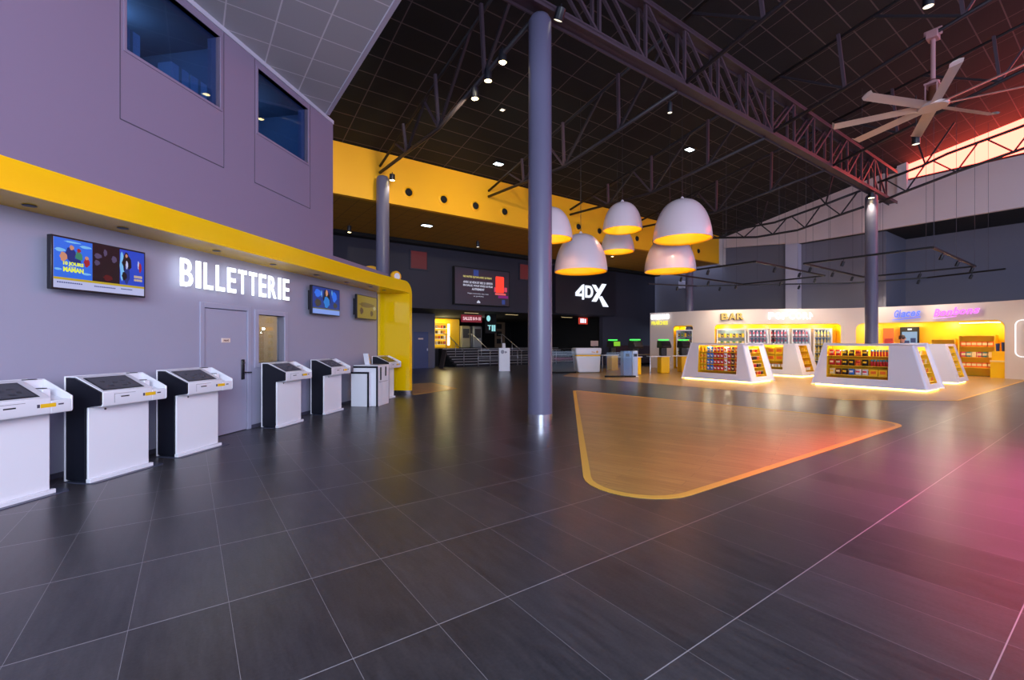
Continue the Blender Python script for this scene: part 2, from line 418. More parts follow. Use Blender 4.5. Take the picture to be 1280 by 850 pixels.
# --- canopy: one yellow L shaped band
yend = 12.7*UK
outer = []; inner = []
N = 26
for i in range(N+1):
    x = -4+(yend-.35+4)*i/N; outer.append((x, 3.16)); inner.append((min(x, yend-.13), 2.86))
for k in range(1, 7):
    a = PI/2*(1-k/6); outer.append((yend-.35+.35*math.cos(a), 2.81+.35*math.sin(a))); inner.append((yend-.13, 2.86-.02*k))
outer.append((yend, .14)); inner.append((yend-.13, .14))
def yfront(x):
    return -.02-(.20*max(0, (x-10.2)/2.5)**1.6)
b = MB(); n = len(outer); vs = []
for lst in (outer, inner):
    for x, z in lst: vs.append((x, yfront(x), z))
for lst in (outer, inner):
    for x, z in lst: vs.append((x, .72, z))
fs = []
for i in range(n-1):
    a, c, e, g = i, n+i, 2*n+i, 3*n+i
    fs += [(a, a+1, c+1, c), (e, g, g+1, e+1), (a, e, e+1, a+1), (c, c+1, g+1, g)]
fs += [(0, n, 3*n, 2*n), (n-1, 2*n-1+n*2, 0, 0)][:1]
fs.append((n-1, 3*n-1, 4*n-1, 2*n-1))
b.add(vs, fs)
ct = thing('canopy', 'long yellow canopy with rounded end running over the white ticket kiosks', 'canopy', (-5.265, 0, 0), UA)
b.build('canopy_band', M_canopy, ct, smooth='auto')
MB().box((yend-.125, -.26, 0), (yend-.005, .70, .14)).build('plinth', M_steel, ct)
dl = MB(); dl.lathe([(.055, 0), (.055, .004), (.04, .004), (.038, .03)], 16)
for k, Y in enumerate([4.45, 5.35, 6.7, 7.9, 9.15, 10.3, 11.2, 11.9]):
    o = dl.build('downlight', M_blackpl, ct, loc=(Y*UK, .33, 2.852)) if k == 0 else None
    if k == 0: dl0 = o
    else:
        o = dl0.copy(); COL.objects.link(o); o.parent = ct; o.location = (Y*UK, .33 if k < 6 else .2, 2.852)
# parapet of the lower volume behind the canopy
struct(MB().box((9.2*UK, .16, 3.16), (12.05*UK, .6, 3.31)).build('wall_parapet', M_wall, loc=(-5.265, 0, 0), rot=(0, 0, UA)))
# round signs standing on the canopy
for nm, Y, off, r, lab, zc in (('round_sign', 12.45, .12, .15, 'small yellow and white round sign upright on the canopy end, right of the column', 3.22),
                           ('round_sign', 11.35, .45, .42, 'orange rimmed round sign half hidden behind the canopy, left of the column', 3.16)):
    p = UL(Y, -off, zc) if r < .3 else Vector((-5.0, 16.0, 3.55)); s = thing(nm, lab, 'sign', p, UA+(-.5 if r < .3 else -1.2))
    c = MB(); c.prism([(r*math.cos(t*PI/16), r*.95*math.sin(t*PI/16)+r*.55) for t in range(32)], -.05, .05); c.build('disc', M_yelsat, s, bevel=.015)
    c = MB(); c.prism([(r*.62*math.cos(t*PI/12), r*.62*math.sin(t*PI/12)+r*.5) for t in range(24)], -.06, -.045); c.build('white_emblem', M_white, s)
    c = MB(); c.box((-.03, -.03, -3.55 if r>.3 else -.06), (.03, .03, r*.3)); c.build('post', M_yelsat, s)

# --- upper left wall with two windows
ux = lambda Y: Y*UK
ho = [(ux(5.12), ux(6.41), 4.81, 5.82), (ux(7.14), ux(8.40), 4.81, 5.82)]
struct(wall_holes(-4, ux(9.22), 3.16, 6.0, .2, ho).build('wall_left_upper', M_wall, loc=(-5.265, 0, 0), rot=(0, 0, UA)))
for k, (a, c, z0, z1) in enumerate(ho):
    wn = bpy.data.objects.new('window_%d' % (k+2), None); COL.objects.link(wn); wn.location = (-5.265, 0, 0); wn.rotation_euler = (0, 0, UA); struct(wn)
    f = MB(); e = .035
    f.box((a-e, -.012, z0-e), (a, .08, z1+e)); f.box((c, -.012, z0-e), (c+e, .08, z1+e)); f.box((a, -.012, z0-e), (c, .08, z0)); f.box((a, -.012, z1), (c, .08, z1+e))
    f.build('window_frame', M_wall, wn, bevel=.003)
    MB().box((a-.005, .06, z0-.005), (c+.005, .072, z1+.005)).build('pane', M_glassblue, wn)
    s = MB(); g = .007
    for xx in (a-.07, c+.07): s.box((xx-g/2, -.0035, 3.99), (xx+g/2, .002, 5.95))
    s.box((a-.07, -.0035, 3.985), (c+.07, .002, 3.99+g)); s.build('panel_seam', M_seam, wn)
    M_off = mat('upper_office_%d' % k, (112, 128, 152), .8)
    r = MB(); r.box((a-.3, 1.8, 4.4), (c+.3, 1.85, 5.95)); r.box((a-.35, .2, 4.4), (a-.3, 1.85, 5.95)); r.box((c+.3, .2, 4.4), (c+.35, 1.85, 5.95)); r.box((a-.3, .2, 4.35), (c+.3, 1.85, 4.4)); r.box((a-.3, .2, 5.9), (c+.3, 1.85, 5.95))
    r.build('upper_room', M_off, wn)
    v = Vector(((a+c)/2, 1.0, 0)); v.rotate(Matrix.Rotation(UA, 3, 'Z'))
    lamp('upper_room_fill', 'POINT', (-5.265+v.x, v.y, 5.6), 8, (.78, .9, 1), .05)  # fill light added so the closed room is not black behind the pane
def UP(x, y, z):
    v = Vector((x, y, 0)); v.rotate(Matrix.Rotation(UA, 3, 'Z')); return Vector((-5.265+v.x, v.y, z))
bx = MB(); bx.box((0, 0, 0), (.26, .2, .26)); bx.cur = 1; bx.box((.11, -.002, 0), (.15, .202, .262))
sill = MB(); struct(sill.box((ux(5.12)-.25, .2, 4.7), (ux(6.41)+.25, .5, 4.81)).build('window_sill', M_lightgrey, loc=(-5.265, 0, 0), rot=(0, 0, UA)))
bo = bx.build('cardboard_box', [mat('carton_white', (205, 200, 205), .7), mat('carton_tape', (170, 160, 150), .6)])
tag(bo, 'white carton on the upper window sill, nearer the camera of two', 'box'); bo.location = UP(ux(5.74), .08, 4.81); bo.rotation_euler = (0, 0, UA)
b2 = dup(bo, UP(ux(6.03), .08, 4.81), UA+.03, 'white carton on the upper window sill, farther of two')
b3 = dup(bo, UP(ux(5.14), .08, 4.81), UA, 'brownish carton at the near end of the upper window sill', scale=(.8, 1, 1.2))
# pale tiled ceiling over the ticket side and its edge trim
struct(MB().box((-9.5, -14, 6.0), (-3.0, 8.5, 6.1)).build('ceiling_ticket_side', M_whiteceil, loc=GL, rot=GR))
struct(MB().box((-3.0, -14, 5.985), (-2.93, 3.0, 6.16)).build('trim_1', M_lightgrey, loc=GL, rot=GR))
struct(MB().box((-4, -.02, 5.93), (ux(9.22), .0, 6.0)).build('trim_2', M_lightgrey, loc=(-5.265, 0, 0), rot=(0, 0, UA)))
# cut: the tiled ceiling only reaches the wall; beyond the corner the volume ends
cm = MB()
# replace the simple slab by the true outline (in grid coordinates)
def toG(p): d = Vector((p[0]-OX, p[1]-OY)); return (d.x*CU+d.y*SU, -d.x*SU+d.y*CU)
c0 = toG(UL(9.22)); c1 = toG(UL(-4)); f_ = (-3.0-c0[0])/(c1[0]-c0[0]); c0 = (-3.0, c0[1]+f_*(c1[1]-c0[1])) if c0[0] > -3 else c0
bpy.data.objects.remove(bpy.data.objects['ceiling_ticket_side'])
struct(MB().prism([c0, (c1[0]-.0, c1[1]), (c1[0], -14), (-3.0, -14)], 6.0, 6.1, 'xy').build('ceiling_ticket_side', M_whiteceil, loc=GL, rot=GR))

# --- the roof and the far walls
rb = MB(); v0, v1 = -15, 8.7
rb.add([(-14, v0, roof_z(v0)), (27, v0, roof_z(v0)), (27, v1, roof_z(v1)), (-14, v1, roof_z(v1)),
        (-14, v0, roof_z(v0)+.2), (27, v0, roof_z(v0)+.2), (27, v1, roof_z(v1)+.2), (-14, v1, roof_z(v1)+.2)],
       [(0,1,2,3), (7,6,5,4), (0,4,5,1), (1,5,6,2), (2,6,7,3), (3,7,4,0)])
struct(rb.build('ceiling', M_roof, loc=GL, rot=GR))
struct(MB().box((-14, 8.5, 6.2), (20.8, 8.7, 7.86)).build('wall_balcony', M_yelsat, loc=GL, rot=GR))
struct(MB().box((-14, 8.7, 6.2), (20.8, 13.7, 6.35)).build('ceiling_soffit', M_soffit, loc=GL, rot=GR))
# back wall above the passage, solid to the right of u=16.3
wb = MB(); wb.box((-14, 13.7, 3.1), (16.3, 14.0, 6.35)); wb.box((16.3, 13.7, 0), (21.6, 14.0, 6.35))
struct(wb.build('wall_back', M_dark, loc=GL, rot=GR))
struct(MB().box((-14, 13.2, 6.05), (21.5, 13.7, 6.2)).build('trim_3', M_black, loc=GL, rot=GR))
wb = MB(); wb.box((-14, 25, 0), (22, 25.2, 3.6)); wb.box((17.2, 14, 0), (17.4, 25, 3.6))
struct(wb.build('wall_passage', M_black, loc=GL, rot=GR))
struct(MB().box((-14, 14.0, 3.1), (21.6, 25, 3.2)).build('ceiling_passage', M_black, loc=GL, rot=GR))
struct(MB().box((-14, 17.3, 0), (6.3, 17.5, 3.1)).build('wall_passage_left', M_grey, loc=GL, rot=GR))
struct(MB().box((20.8, 8.7, 6.2), (21.9, 8.9, 8.2)).build('wall_bulkhead_end', M_wallwhite, loc=GL, rot=GR))
# right side: grey wall, white bulkhead, clerestory
wr = MB(); wr.box((21.9, 5.08, 2.55), (22.2, 14, 7.35)); wr.box((22.0, .9, 2.55), (22.2, 5.08, 6.81)); wr.box((22.0, .8, 2.55), (25.2, .95, 6.81)); wr.box((25.1, -15, 0), (25.3, .9, 6.81))
struct(wr.build('wall_right', M_grey, loc=GL, rot=GR))
struct(MB().box((21.5, 4.48, 2.55), (22.0, 5.08, 6.85)).build('wall_pier', M_lightgrey, loc=GL, rot=GR))
M_bulk = mat('white_bulkhead_paint', (226, 205, 205), .7)
bk = MB(); bk.box((21.5, -15, 6.81), (21.7, 5.08, 8.85)); bk.prism([(5.08, 6.95), (12.2, 7.85), (12.2, 7.1), (8.72, 7.2)][:0] or [(5.08, 6.9), (8.6, 7.25), (8.6, 7.95), (5.08, 8.7)], 21.5, 21.7, 'yz')
bk.prism([(.2, 8.85), (5.08, 8.85), (.2, 9.62)], 21.5, 21.7, 'yz')
struct(bk.build('wall_bulkhead', M_bulk, loc=GL, rot=GR))
struct(MB().box((21.7, -15, 6.81), (25.2, .9, 6.9)).build('ceiling_recess', M_black, loc=GL, rot=GR))
struct(MB().box((21.7, .9, 6.81), (22.2, 5.08, 6.9)).build('ceiling_recess', M_black, loc=GL, rot=GR))
struct(MB().box((21.25, -.15, 8.3), (21.5, .2, 9.75)).build('trim_4', M_bulk, loc=GL, rot=GR))
M_sunset = mat('red_film_glazing', emit=(255, 255, 255), es=1)
bb = M_sunset.node_tree.nodes['Principled BSDF']; bb.inputs['Emission Color'].default_value = (1, .092, .062, 1); bb.inputs['Emission Strength'].default_value = 9.2
bb.inputs['Base Color'].default_value = rgb(40, 20, 15)
wd_ = bpy.data.objects.new('window_4', None); COL.objects.link(wd_); wd_.location = GL; wd_.rotation_euler = GR; struct(wd_)
g = MB(); g.prism([(-15, 8.85), (-.1, 8.85), (-.1, roof_z(-.1)+.02), (-15, roof_z(-15)+.02)], 21.62, 21.66, 'yz'); g.build('pane', M_sunset, wd_)
M_redframe = mat('red_frame_paint', (110, 30, 26), .5)
fr = MB(); fr.box((21.45, -15, 8.85), (21.6, -.1, 8.92))
for vv in (-3.75, -7.6, -11.4): fr.box((21.45, vv-.06, 8.85), (21.6, vv+.06, roof_z(vv)))
fr.build('window_frame', M_redframe, wd_)

# ================================================================== COLUMNS, TRUSSES, LAMPS
def column(loc, ztop, r, label, r_top=None, collar=True):
    t = thing('column', label, 'column', loc)
    b = MB(); rt = r_top or r*.93; b.lathe([(r, .0), (r, .9), (rt, ztop-.1), (rt*.8, ztop-.02), (rt*.5, ztop)], 32); b.build('shaft', M_column, t, smooth='auto')
    if collar: c = MB(); c.lathe([(r+.006, 0), (r+.006, .2)], 32); c.build('collar', M_steel, t, smooth='auto')
    return t
column(G(0, 0), 7.42, .222, 'tall blue-grey round column in the middle foreground with steel collar at its foot')
column(G(17.2, 0), 7.42, .222, 'grey round column rising behind the right front snack island')
column(G(0, 8.2), 6.95, .22, 'round column behind the end of the yellow canopy')
column(G(17.2, 8.15), 6.1, .21, 'far thin dark column behind the concession wall', collar=False)

LT = (OX, OY, 0)
tr = thing('roof_truss', 'big lattice steel truss crossing the hall from the middle column to the right column', 'truss', LT, ANG)
ZB, ZT = 7.57, 8.88
for nm, z in (('bottom_chord', ZB), ('top_chord', ZT)):
    b = MB()
    b.box((-8, -.16, z-.015), (19.9, .16, z+.015)); b.box((-8, -.16, z-.07), (19.9, -.13, z+.05)); b.box((-8, .13, z-.07), (19.9, .16, z+.05))
    b.build(nm, M_truss, tr)
pan = 17.2/12
k0 = -5
for k in range(k0, 14):
    u = k*pan
    if u > 19.7: break
    b = MB(); b.box((u-.03, -.13, ZB), (u+.03, -.07, ZT)); b.box((u-.03, .07, ZB), (u+.03, .13, ZT)); b.build('vertical_web', M_truss, tr)
    if k < 13:
        if (0 <= k < 6): p, q = (u, 0, ZT), (u+pan, 0, ZB)
        elif k >= 6 and k < 12: p, q = (u, 0, ZB), (u+pan, 0, ZT)
        else: p, q = (u, 0, ZT), (u+pan, 0, ZB)
        b = MB()
        for dy in (-.1, .1): b.bar((p[0], dy, p[2]), (q[0], dy, q[2]), .055)
        b.build('diagonal_web', M_truss, tr)
M_topchord = mat('black_pipe', (26, 22, 26), .6)
def joist(u, side, label, pts, lattice=None):
    t = thing('roof_joist', label, 'roof beam', LT, ANG, 'secondary roof joists')
    b = MB(); b.tube([(u, v, z) for v, z in pts], .05, 8); b.build('bottom_pipe', M_tube, t, smooth=True)
    v0, v1 = pts[0][0], pts[-1][0]
    tz = lambda v: min(9.06-.2*v, roof_z(v)-.1)
    if lattice:
        b = MB(); b.tube([(u, v, z) for v, z in lattice], .05, 8); b.build('upper_pipe', M_tube, t, smooth=True)
        def at(P, v):
            for (a, za), (c, zc) in zip(P, P[1:]):
                if min(a, c) <= v <= max(a, c): return za+(zc-za)*(v-a)/(c-a)
            return P[-1][1]
        n = 6
        for i in range(n):
            va = v0+(v1-v0)*(i+.15)/n; vm = v0+(v1-v0)*(i+.6)/n; vb = v0+(v1-v0)*(i+1.0)/n
            for p, q in (((va, at(lattice, va)), (vm, at(pts, vm))), ((vm, at(pts, vm)), (vb, at(lattice, vb)))):
                MB().bar((u, p[0], p[1]), (u, q[0], q[1]), .045).build('web_strut', M_tube, t)
            if i % 2 == 0:
                MB().bar((u, vb, at(lattice, vb)), (u, vb-.3*(1 if v1 > 0 else -1), tz(vb)), .05).build('web_strut', M_tube, t)
                MB().bar((u, vb, at(lattice, vb)), (u, vb+.8*(1 if v1 > 0 else -1), tz(vb)), .05).build('web_strut', M_tube, t)
        return t
    MB().tube([(u, v0, tz(v0)), (u, v1, tz(v1))], .045, 6).build('top_pipe', M_topchord, t, smooth=True)
    def at(v):
        for (a, za), (c, zc) in zip(pts, pts[1:]):
            if min(a, c) <= v <= max(a, c): return za+(zc-za)*(v-a)/(c-a)
    s = 1 if v1 > 0 else -1
    for k, v in enumerate((1.9, 4.1, 6.2)):
        v *= s
        if abs(v) > abs(v1): break
        MB().bar((u, v, at(v)), (u-.15, v-.1*s, tz(v)), .07).build('strut', M_truss, t)
        w0 = {0: .3, 1: 2.5, 2: 4.8}[k]*s
        MB().bar((u, v, at(v)), (u, w0, tz(w0)), .06).build('diagonal_strut', M_tube, t)
        if k: w1 = v+.9*s; MB().bar((u, v, at(v)), (u, w1, tz(w1)), .05).build('diagonal_strut', M_truss, t)
    return t
Lp = [(.1, 7.5), (4.1, 6.95), (8.45, 7.15)]
for u, lab in ((-4.3, 'dark roof joist mostly hidden by the pale tiled ceiling on the left'), (0, 'dark roof joist from the middle column to the one behind the canopy'), (4.3, 'dark roof joist left of the truss, first beyond the middle column'),
               (8.6, 'dark roof joist left of the truss, second beyond the middle column'), (12.9, 'dark roof joist left of the truss, last before the right column')):
    joist(u, 1, lab, Lp)
joist(17.2, 1, 'lattice roof joist left of the right column before the white wall', [(.25, 7.0), (.85, 6.9), (2.72, 6.54), (4.54, 6.57), (6.25, 6.86), (8.4, 7.2)],
      [(.2, 7.72), (1.73, 7.42), (3.7, 7.1), (5.85, 7.15), (8.4, 7.3)])
Rp = [(-.1, 7.58), (-4.3, 8.68), (-8.6, 9.65)]
for u, lab in ((4.3, 'dark roof joist right of the truss nearest the camera'), (8.6, 'dark roof joist right of the truss carrying the big fan'), (12.9, 'dark roof joist right of the truss behind the big fan')):
    joist(u, -1, lab, Rp)
joist(17.2, -1, 'red lit lattice roof joist in front of the glowing high window', [(-.25, 7.05), (-.94, 7.24), (-2.55, 7.6), (-4.13, 7.88), (-8.6, 8.9)],
      [(-.2, 7.85), (-1.54, 8.1), (-2.25, 8.32), (-3.97, 8.6), (-8.6, 9.6)])

# --- big ceiling fan hung from the joist
fan = thing('ceiling_fan', 'large industrial ceiling fan with eight blades hanging high on the right', 'fan', G(8.6, -3.6, 0), ANG)
M_fan = mat('fan_blade_metal', (196, 180, 172), .35, .3); M_fanred = mat('fan_rod_paint', (176, 130, 132), .45)
zj = 7.58+.262*3.6; zh = 6.86
b = MB(); b.box((-.14, -.1, zj-.14), (.14, .1, zj+.02)); b.box((-.02, -.16, zj-.08), (.02, .16, zj+.1)); b.build('mount_bracket', M_fanred, fan, bevel=.01)
b = MB(); b.tube([(0, 0, zj-.1), (0, 0, zh+.62)], .045, 12); b.lathe([(.05, zh+.6), (.12, zh+.55), (.12, zh+.5)], 16); b.build('down_rod', M_fanred, fan, smooth='auto')
b = MB(); b.box((-.2, -.12, zh+.46), (.2, .12, zh+.5)); 
for s1 in (-1, 1):
    for s2 in (-1, 1): b.tube([(s1*.17, s2*.1, zh+.48), (s1*.17, s2*.1, zh+.06)], .014, 6)
b.box((-.2, -.12, zh+.05), (.2, .12, zh+.08)); b.build('motor_cage', M_fanred, fan)
b = MB(); b.lathe([(.09, zh+.08), (.11, zh+.14), (.11, zh+.3), (.08, zh+.36), (.08, zh+.46)], 20); b.build('motor', mat('motor_brown', (120, 70, 50), .4, .5), fan, smooth='auto')
b = MB(); b.lathe([(.06, zh-.03), (.26, zh-.03), (.28, zh), (.28, zh+.03), (.2, zh+.06), (.05, zh+.06)], 32); b.build('hub', M_fan, fan, smooth='auto')
for k in range(8):
    a = 2*PI*k/8+.38; b = MB(); c_, s_ = math.cos(a), math.sin(a); prof = [(-.11, 0), (-.05, .022), (.04, .024), (.11, 0), (.04, -.004), (-.05, -.004)]
    vs = []; R = [.22, .5, 1.2, 1.83, 1.88]
    for i, r in enumerate(R):
        for x, z in prof:
            tw = .3; xx = x*math.cos(tw)-z*math.sin(tw); zz = x*math.sin(tw)+z*math.cos(tw)
            if i == 4: zz += .05
            vs.append((r*c_-xx*s_, r*s_+xx*c_, zh+.01+zz))
    n = 6; fs = [(i*n+j, i*n+(j+1) % n, (i+1)*n+(j+1) % n, (i+1)*n+j) for i in range(4) for j in range(n)]+[tuple(range(n-1, -1, -1)), tuple(range(4*n, 5*n))]
    b.add(vs, fs); b.build('blade', M_fan, fan)

# --- dome pendants
M_shade = mat('pendant_shade', (226, 208, 212), .3, coat=.3); M_shadein = mat('pendant_inside_yellow', (255, 190, 6), .45)
domes = [(4.86, 12.9, 4.40, .80, 'largest looking white dome pendant, upper right of the cluster'),
         (5.15, 14.75, 3.79, .80, 'white dome pendant directly below the upper right dome'),
         (3.42, 14.0, 4.94, .60, 'smaller white dome pendant, topmost in the middle of the cluster'),
         (3.85, 16.5, 4.77, .60, 'white dome pendant half hidden under the topmost middle dome'),
         (2.10, 13.8, 3.63, .80, 'large white dome pendant lowest at the left of the cluster'),
         (1.03, 12.2, 4.25, .60, 'white dome pendant partly hidden behind the middle column')]
for X, Y, Z, R, lab in domes:
    t = thing('pendant_lamp', lab, 'pendant lamp', (X, Y, Z), 0, 'dome pendant cluster')
    prof = []
    for k in range(15):
        a = k/14; ang = a*PI/2; prof.append((R*(math.cos(ang)**.8) if k < 14 else 0.0, R*1.42*math.sin(ang)**1.12))
    b = MB(); b.lathe(prof, 48); b.v = b.v
    o = MB(); o.lathe([(R, 0), (R, .015)]+[(r, z+.015) for r, z in prof[1:]], 48)
    o.f = [f for f in o.f if len(f) == 4 or min(o.v[i][2] for i in f) > .2]; o.m = [0]*len(o.f)
    o.build('shade', M_shade, t, smooth=True)
    inn = MB(); pr = [(R-.0, 0.0)]+[(max(r-.022, 0), z-.0 if k == 0 else z-.012) for k, (r, z) in enumerate(prof)]
    inn.lathe(pr, 48); inn.f = [f for f in inn.f if len(f) == 4]; inn.m = [0]*len(inn.f)
    inn.build('shade_lining', M_shadein, t, smooth=True)
    zc = roof_z((-(X-OX)*SU+(Y-OY)*CU))-Z
    MB().tube([(0, 0, R*1.42), (0, 0, zc-.02)], .009, 6).build('cord', M_blackpl, t)
    c = MB(); c.lathe([(.05, R*1.42-.01), (.05, R*1.42+.06), (.02, R*1.42+.1)], 12); c.build('cap', M_shade, t, smooth='auto')
    bl = MB(); bl.lathe([(.0, R*.7), (.05, R*.72), (.07, R*.8), (.05, R*.9), (.03, R*1.0), (.03, R*1.36)], 16); bl.build('bulb', mat('bulb_warm', emit=(255, 220, 150), es=3), t, smooth='auto') if R == 99 else None
    lamp('pendant_bulb', 'POINT', (X, Y, Z+R*.62), 26*(R/.8)**2, (1, .9, .68), .08)

# --- spot heads
def spot_head(loc, label, bright=True, r=.06, ln=.2, tilt=0., power=0, aim=None, color=(1, .86, .55), drop=.08, group='hanging ceiling spots', cone=1.6):
    t = thing('spot_light', label, 'spotlight', loc, ANG, group)
    b = MB(); b.lathe([(r*.96, -ln), (r, -ln+.01), (r, 0), (r*.5, .015), (.01, .02)], 16)
    b.f = b.f[:-2]+[f for f in b.f[-2:] if min(b.v[i][2] for i in f) > -ln+.001]; b.m = [0]*len(b.f)
    b.build('housing', M_blackpl, t, rot=(tilt, 0, 0), smooth='auto')
    c = MB(); c.lathe([(.0, -ln+.012), (r*.9, -ln+.012)], 16); c.f = c.f; c.build('lens', M_spotface if bright else M_spotdim, t, rot=(tilt, 0, 0))
    MB().tube([(0, 0, .0), (0, 0, drop)], .012, 6).build('stem', M_blackpl, t)
    if power:
        lp = Vector((0, 0, -ln-.03)); lp.rotate(Matrix.Rotation(tilt, 3, 'X')); lp.rotate(Matrix.Rotation(ANG, 3, 'Z')); lp = Vector(loc)+lp
        lamp('spot_lamp', 'SPOT', lp, power, color, .06, aim=aim or (lp.x, lp.y, 0), cone=cone)
    return t
for v, z, lab in ((1.2, 7.18, 'bright warm spot nearest the middle column, topmost of three in a row'), (1.75, 7.06, 'bright warm spot, middle of three hanging left of the middle column'), (2.3, 6.92, 'bright warm spot, lowest of three hanging left of the middle column')):
    spot_head(G(0, v, z+.24), lab, r=.085, ln=.24, power=800, aim=tuple(G({1.2: 6.5, 1.75: -5, 2.3: 1}[v], 8.5, 6.9)), cone=1.15)
spot_head(G(.25, -.3, 7.5), 'spot beside the head of the middle column', False, r=.09, ln=.2, tilt=.5)
spot_head(G(.25, 8.0, 7.0), 'lit spot at the head of the column behind the canopy', r=.09, ln=.2, power=60, color=(1, .9, .6))
spot_head(G(16.85, -.1, 7.4), 'lit spot at the head of the right column', r=.11, ln=.2, power=120)
spot_head(G(4.3, .3, 7.3), 'black cylinder spot under the truss at the first joist', False, r=.06, ln=.25)
spot_head(G(6.3, -4.0, 8.2), 'red lit cylinder spot high at the top of the picture', False, r=.09, ln=.3)
spot_head(G(10.4, -2.9, 7.0), 'black cylinder spot just left of the fan hub', False, r=.09, ln=.3, drop=1.0)
# small recessed ceiling lights
def ceil_light(u, v, lab, em, wd=.35, dp=.14, z=None, power=0):
    t = thing('ceiling_light', lab, 'ceiling light', G(u, v, (z if z is not None else roof_z(v))-.035), ANG)
    MB().box((-wd/2-.03, -dp/2-.03, 0), (wd/2+.03, dp/2+.03, .03)).build('frame', M_blackpl, t)
    MB().box((-wd/2, -dp/2, -.008), (wd/2, dp/2, -.001)).build('diffuser', em, t)
def on_roof(px, py):     # direction of sight to the roof plane, used to lay out the luminaires
    r = (px-640)/F; q = (427-py)/F
    lo, hi = 2., 60.
    for _ in range(50):
        m = (lo+hi)/2; u, v = toG((r*m, m)); z = 1.5+q*m
        if z < roof_z(v): lo = m
        else: hi = m
    return u, v
M_cool = mat('led_cool', emit=(225, 245, 255), es=9)
for px, py, lab in ((623, 204, 'small white rectangular light in the black ceiling left of the middle column'), (862, 186, 'small white light in the black ceiling right of the middle column'),
                    (628, 136, 'tiny round light in the black ceiling beside the middle column')):
    u, v = on_roof(px, py); ceil_light(u, v, lab, M_cool if px != 628 else M_spotdim, .32 if px != 628 else .12, .2 if px != 628 else .12)
u, v = 2.4, 10.6
ceil_light(2.6, 10.4, 'small white panel light in the saffron ceiling', M_cool, .4, .2, z=6.2)
for u, v, lab, br in ((7.4, 8.95, 'lit cylinder spot under the saffron ceiling left of the middle column', True), (9.5, 9.6, 'black cylinder spot under the saffron ceiling behind the middle column', False),
                      (5.6, 11.4, 'dark cylinder spot deep under the saffron ceiling', False), (.0, 12.0, 'lit cylinder spot at the left end under the saffron ceiling', True), (14.4, 12.2, 'lit spot under the saffron ceiling beyond the pendants', True), (12.4, 9.4, 'lit cylinder spot under the saffron ceiling among the pendants', True)):
    spot_head(G(u, v, 6.1), lab, br, r=.08, ln=.26, power=70 if br else 0, color=(1, .85, .6))
# air nozzles in the saffron band
nz = thing('air_nozzle', 'round black air nozzle in the saffron yellow wall band', 'air vent', G(1.02, 8.5, 6.69), ANG, 'air nozzles in the saffron band')
b = MB(); b.lathe([(.2, -.0), (.2, .02), (.14, .05), (.13, .01)], 24); b.f = b.f[:-2]; b.m = [0]*len(b.f); b.build('nozzle_ring', M_yelsat, nz, rot=(PI/2, 0, 0), smooth='auto')
b = MB(); b.lathe([(.0, .10), (.09, .09), (.125, .05), (.125, .0)], 24); b.f = b.f[:-1]; b.m = [0]*len(b.f); b.build('nozzle_ball', M_black, nz, rot=(PI/2, 0, 0), smooth='auto')
for k in range(1, 14): dup(nz, G(1.02+1.35*k, 8.5, 6.69))
# red glazed squares on the back wall
M_redsq = mat('red_glass_square', emit=(150, 50, 55), es=.25)
def redsq(u, v, z0, sz, lab):
    t = thing('wall_window', lab, 'window', G(u, v, z0), ANG)
    f = MB(); f.box((-.06, -.05, -.06), (sz+.06, 0, 0)); f.box((-.06, -.05, sz), (sz+.06, 0, sz+.06)); f.box((-.06, -.05, 0), (0, 0, sz)); f.box((sz, -.05, 0), (sz+.06, 0, sz)); f.build('frame', M_dark, t)
    MB().box((0, -.02, 0), (sz, -.005, sz)).build('red_pane', M_redsq, t)
redsq(3.3, 13.7, 4.97, .82, 'small square red tinted window high on the dark back wall left of the screen')
redsq(9.7, 13.7, 4.97, .82, 'square red tinted window half hidden behind the middle column')

# ================================================================== THE TRACK LIGHTING
M_track = mat('track_black', (12, 10, 14), .5)
def track(pts, z, label, heads, wires, closed=True):
    t = thing('light_track', label, 'light track', (0, 0, 0))
    P = pts+[pts[0]] if closed else pts
    for a, c in zip(P, P[1:]): MB().bar((a[0], a[1], z), (c[0], c[1], z), .06, .06).build('rail', M_track, t)
    for f in wires:
        i = int(f); a, c = P[i], P[i+1]; w = f-i; x = a[0]+(c[0]-a[0])*w; y = a[1]+(c[1]-a[1])*w
        uu, vv = toG((x, y)); zt = roof_z(vv) if uu < 21.5 else 6.8
        MB().tube([(x, y, z), (x, y, zt)], .005, 5).build('suspension_wire', M_wire, t)
    for f, br, pw, aim in heads:
        i = int(f); a, c = P[i], P[i+1]; w = f-i; x = a[0]+(c[0]-a[0])*w; y = a[1]+(c[1]-a[1])*w
        spot_head((x, y, z-.09), ('small black spot head on the %s' % {'r': 'rectangular track over the right front island', 'l': 'rectangular track over the left island', 'c': 'long bent track before the concession wall'}['r' if 'right' in label else 'c' if 'bent' in label else 'l']), br, r=.05, ln=.17, tilt=.35, power=pw, aim=aim, color=(1, .84, .62), group='spot heads of the '+label[:60], cone=1.9)
def Gp(u, v): p = G(u, v); return (p.x, p.y)
TZ = 4.3
track([Gp(12.75, .7), Gp(12.75, -2.75), Gp(18.6, -2.75), Gp(18.6, .7)], TZ, 'black rectangular light track hung over the right front island',
      [(.35, False, 0, None), (1.2, False, 420, (12.0, 13.0, 0)), (1.55, False, 420, (14.5, 15.5, 0)), (1.93, False, 0, None), (2.45, True, 350, (16, 19.0, 0)), (3.2, True, 165, (17, 22, 1.6)), (3.55, True, 165, (14, 22.8, 1.6)), (3.9, True, 300, (10, 17, 0))],
      [.02, .5, 1.02, 1.5, 1.98, 2.4, 2.8, 3.2, 3.6])
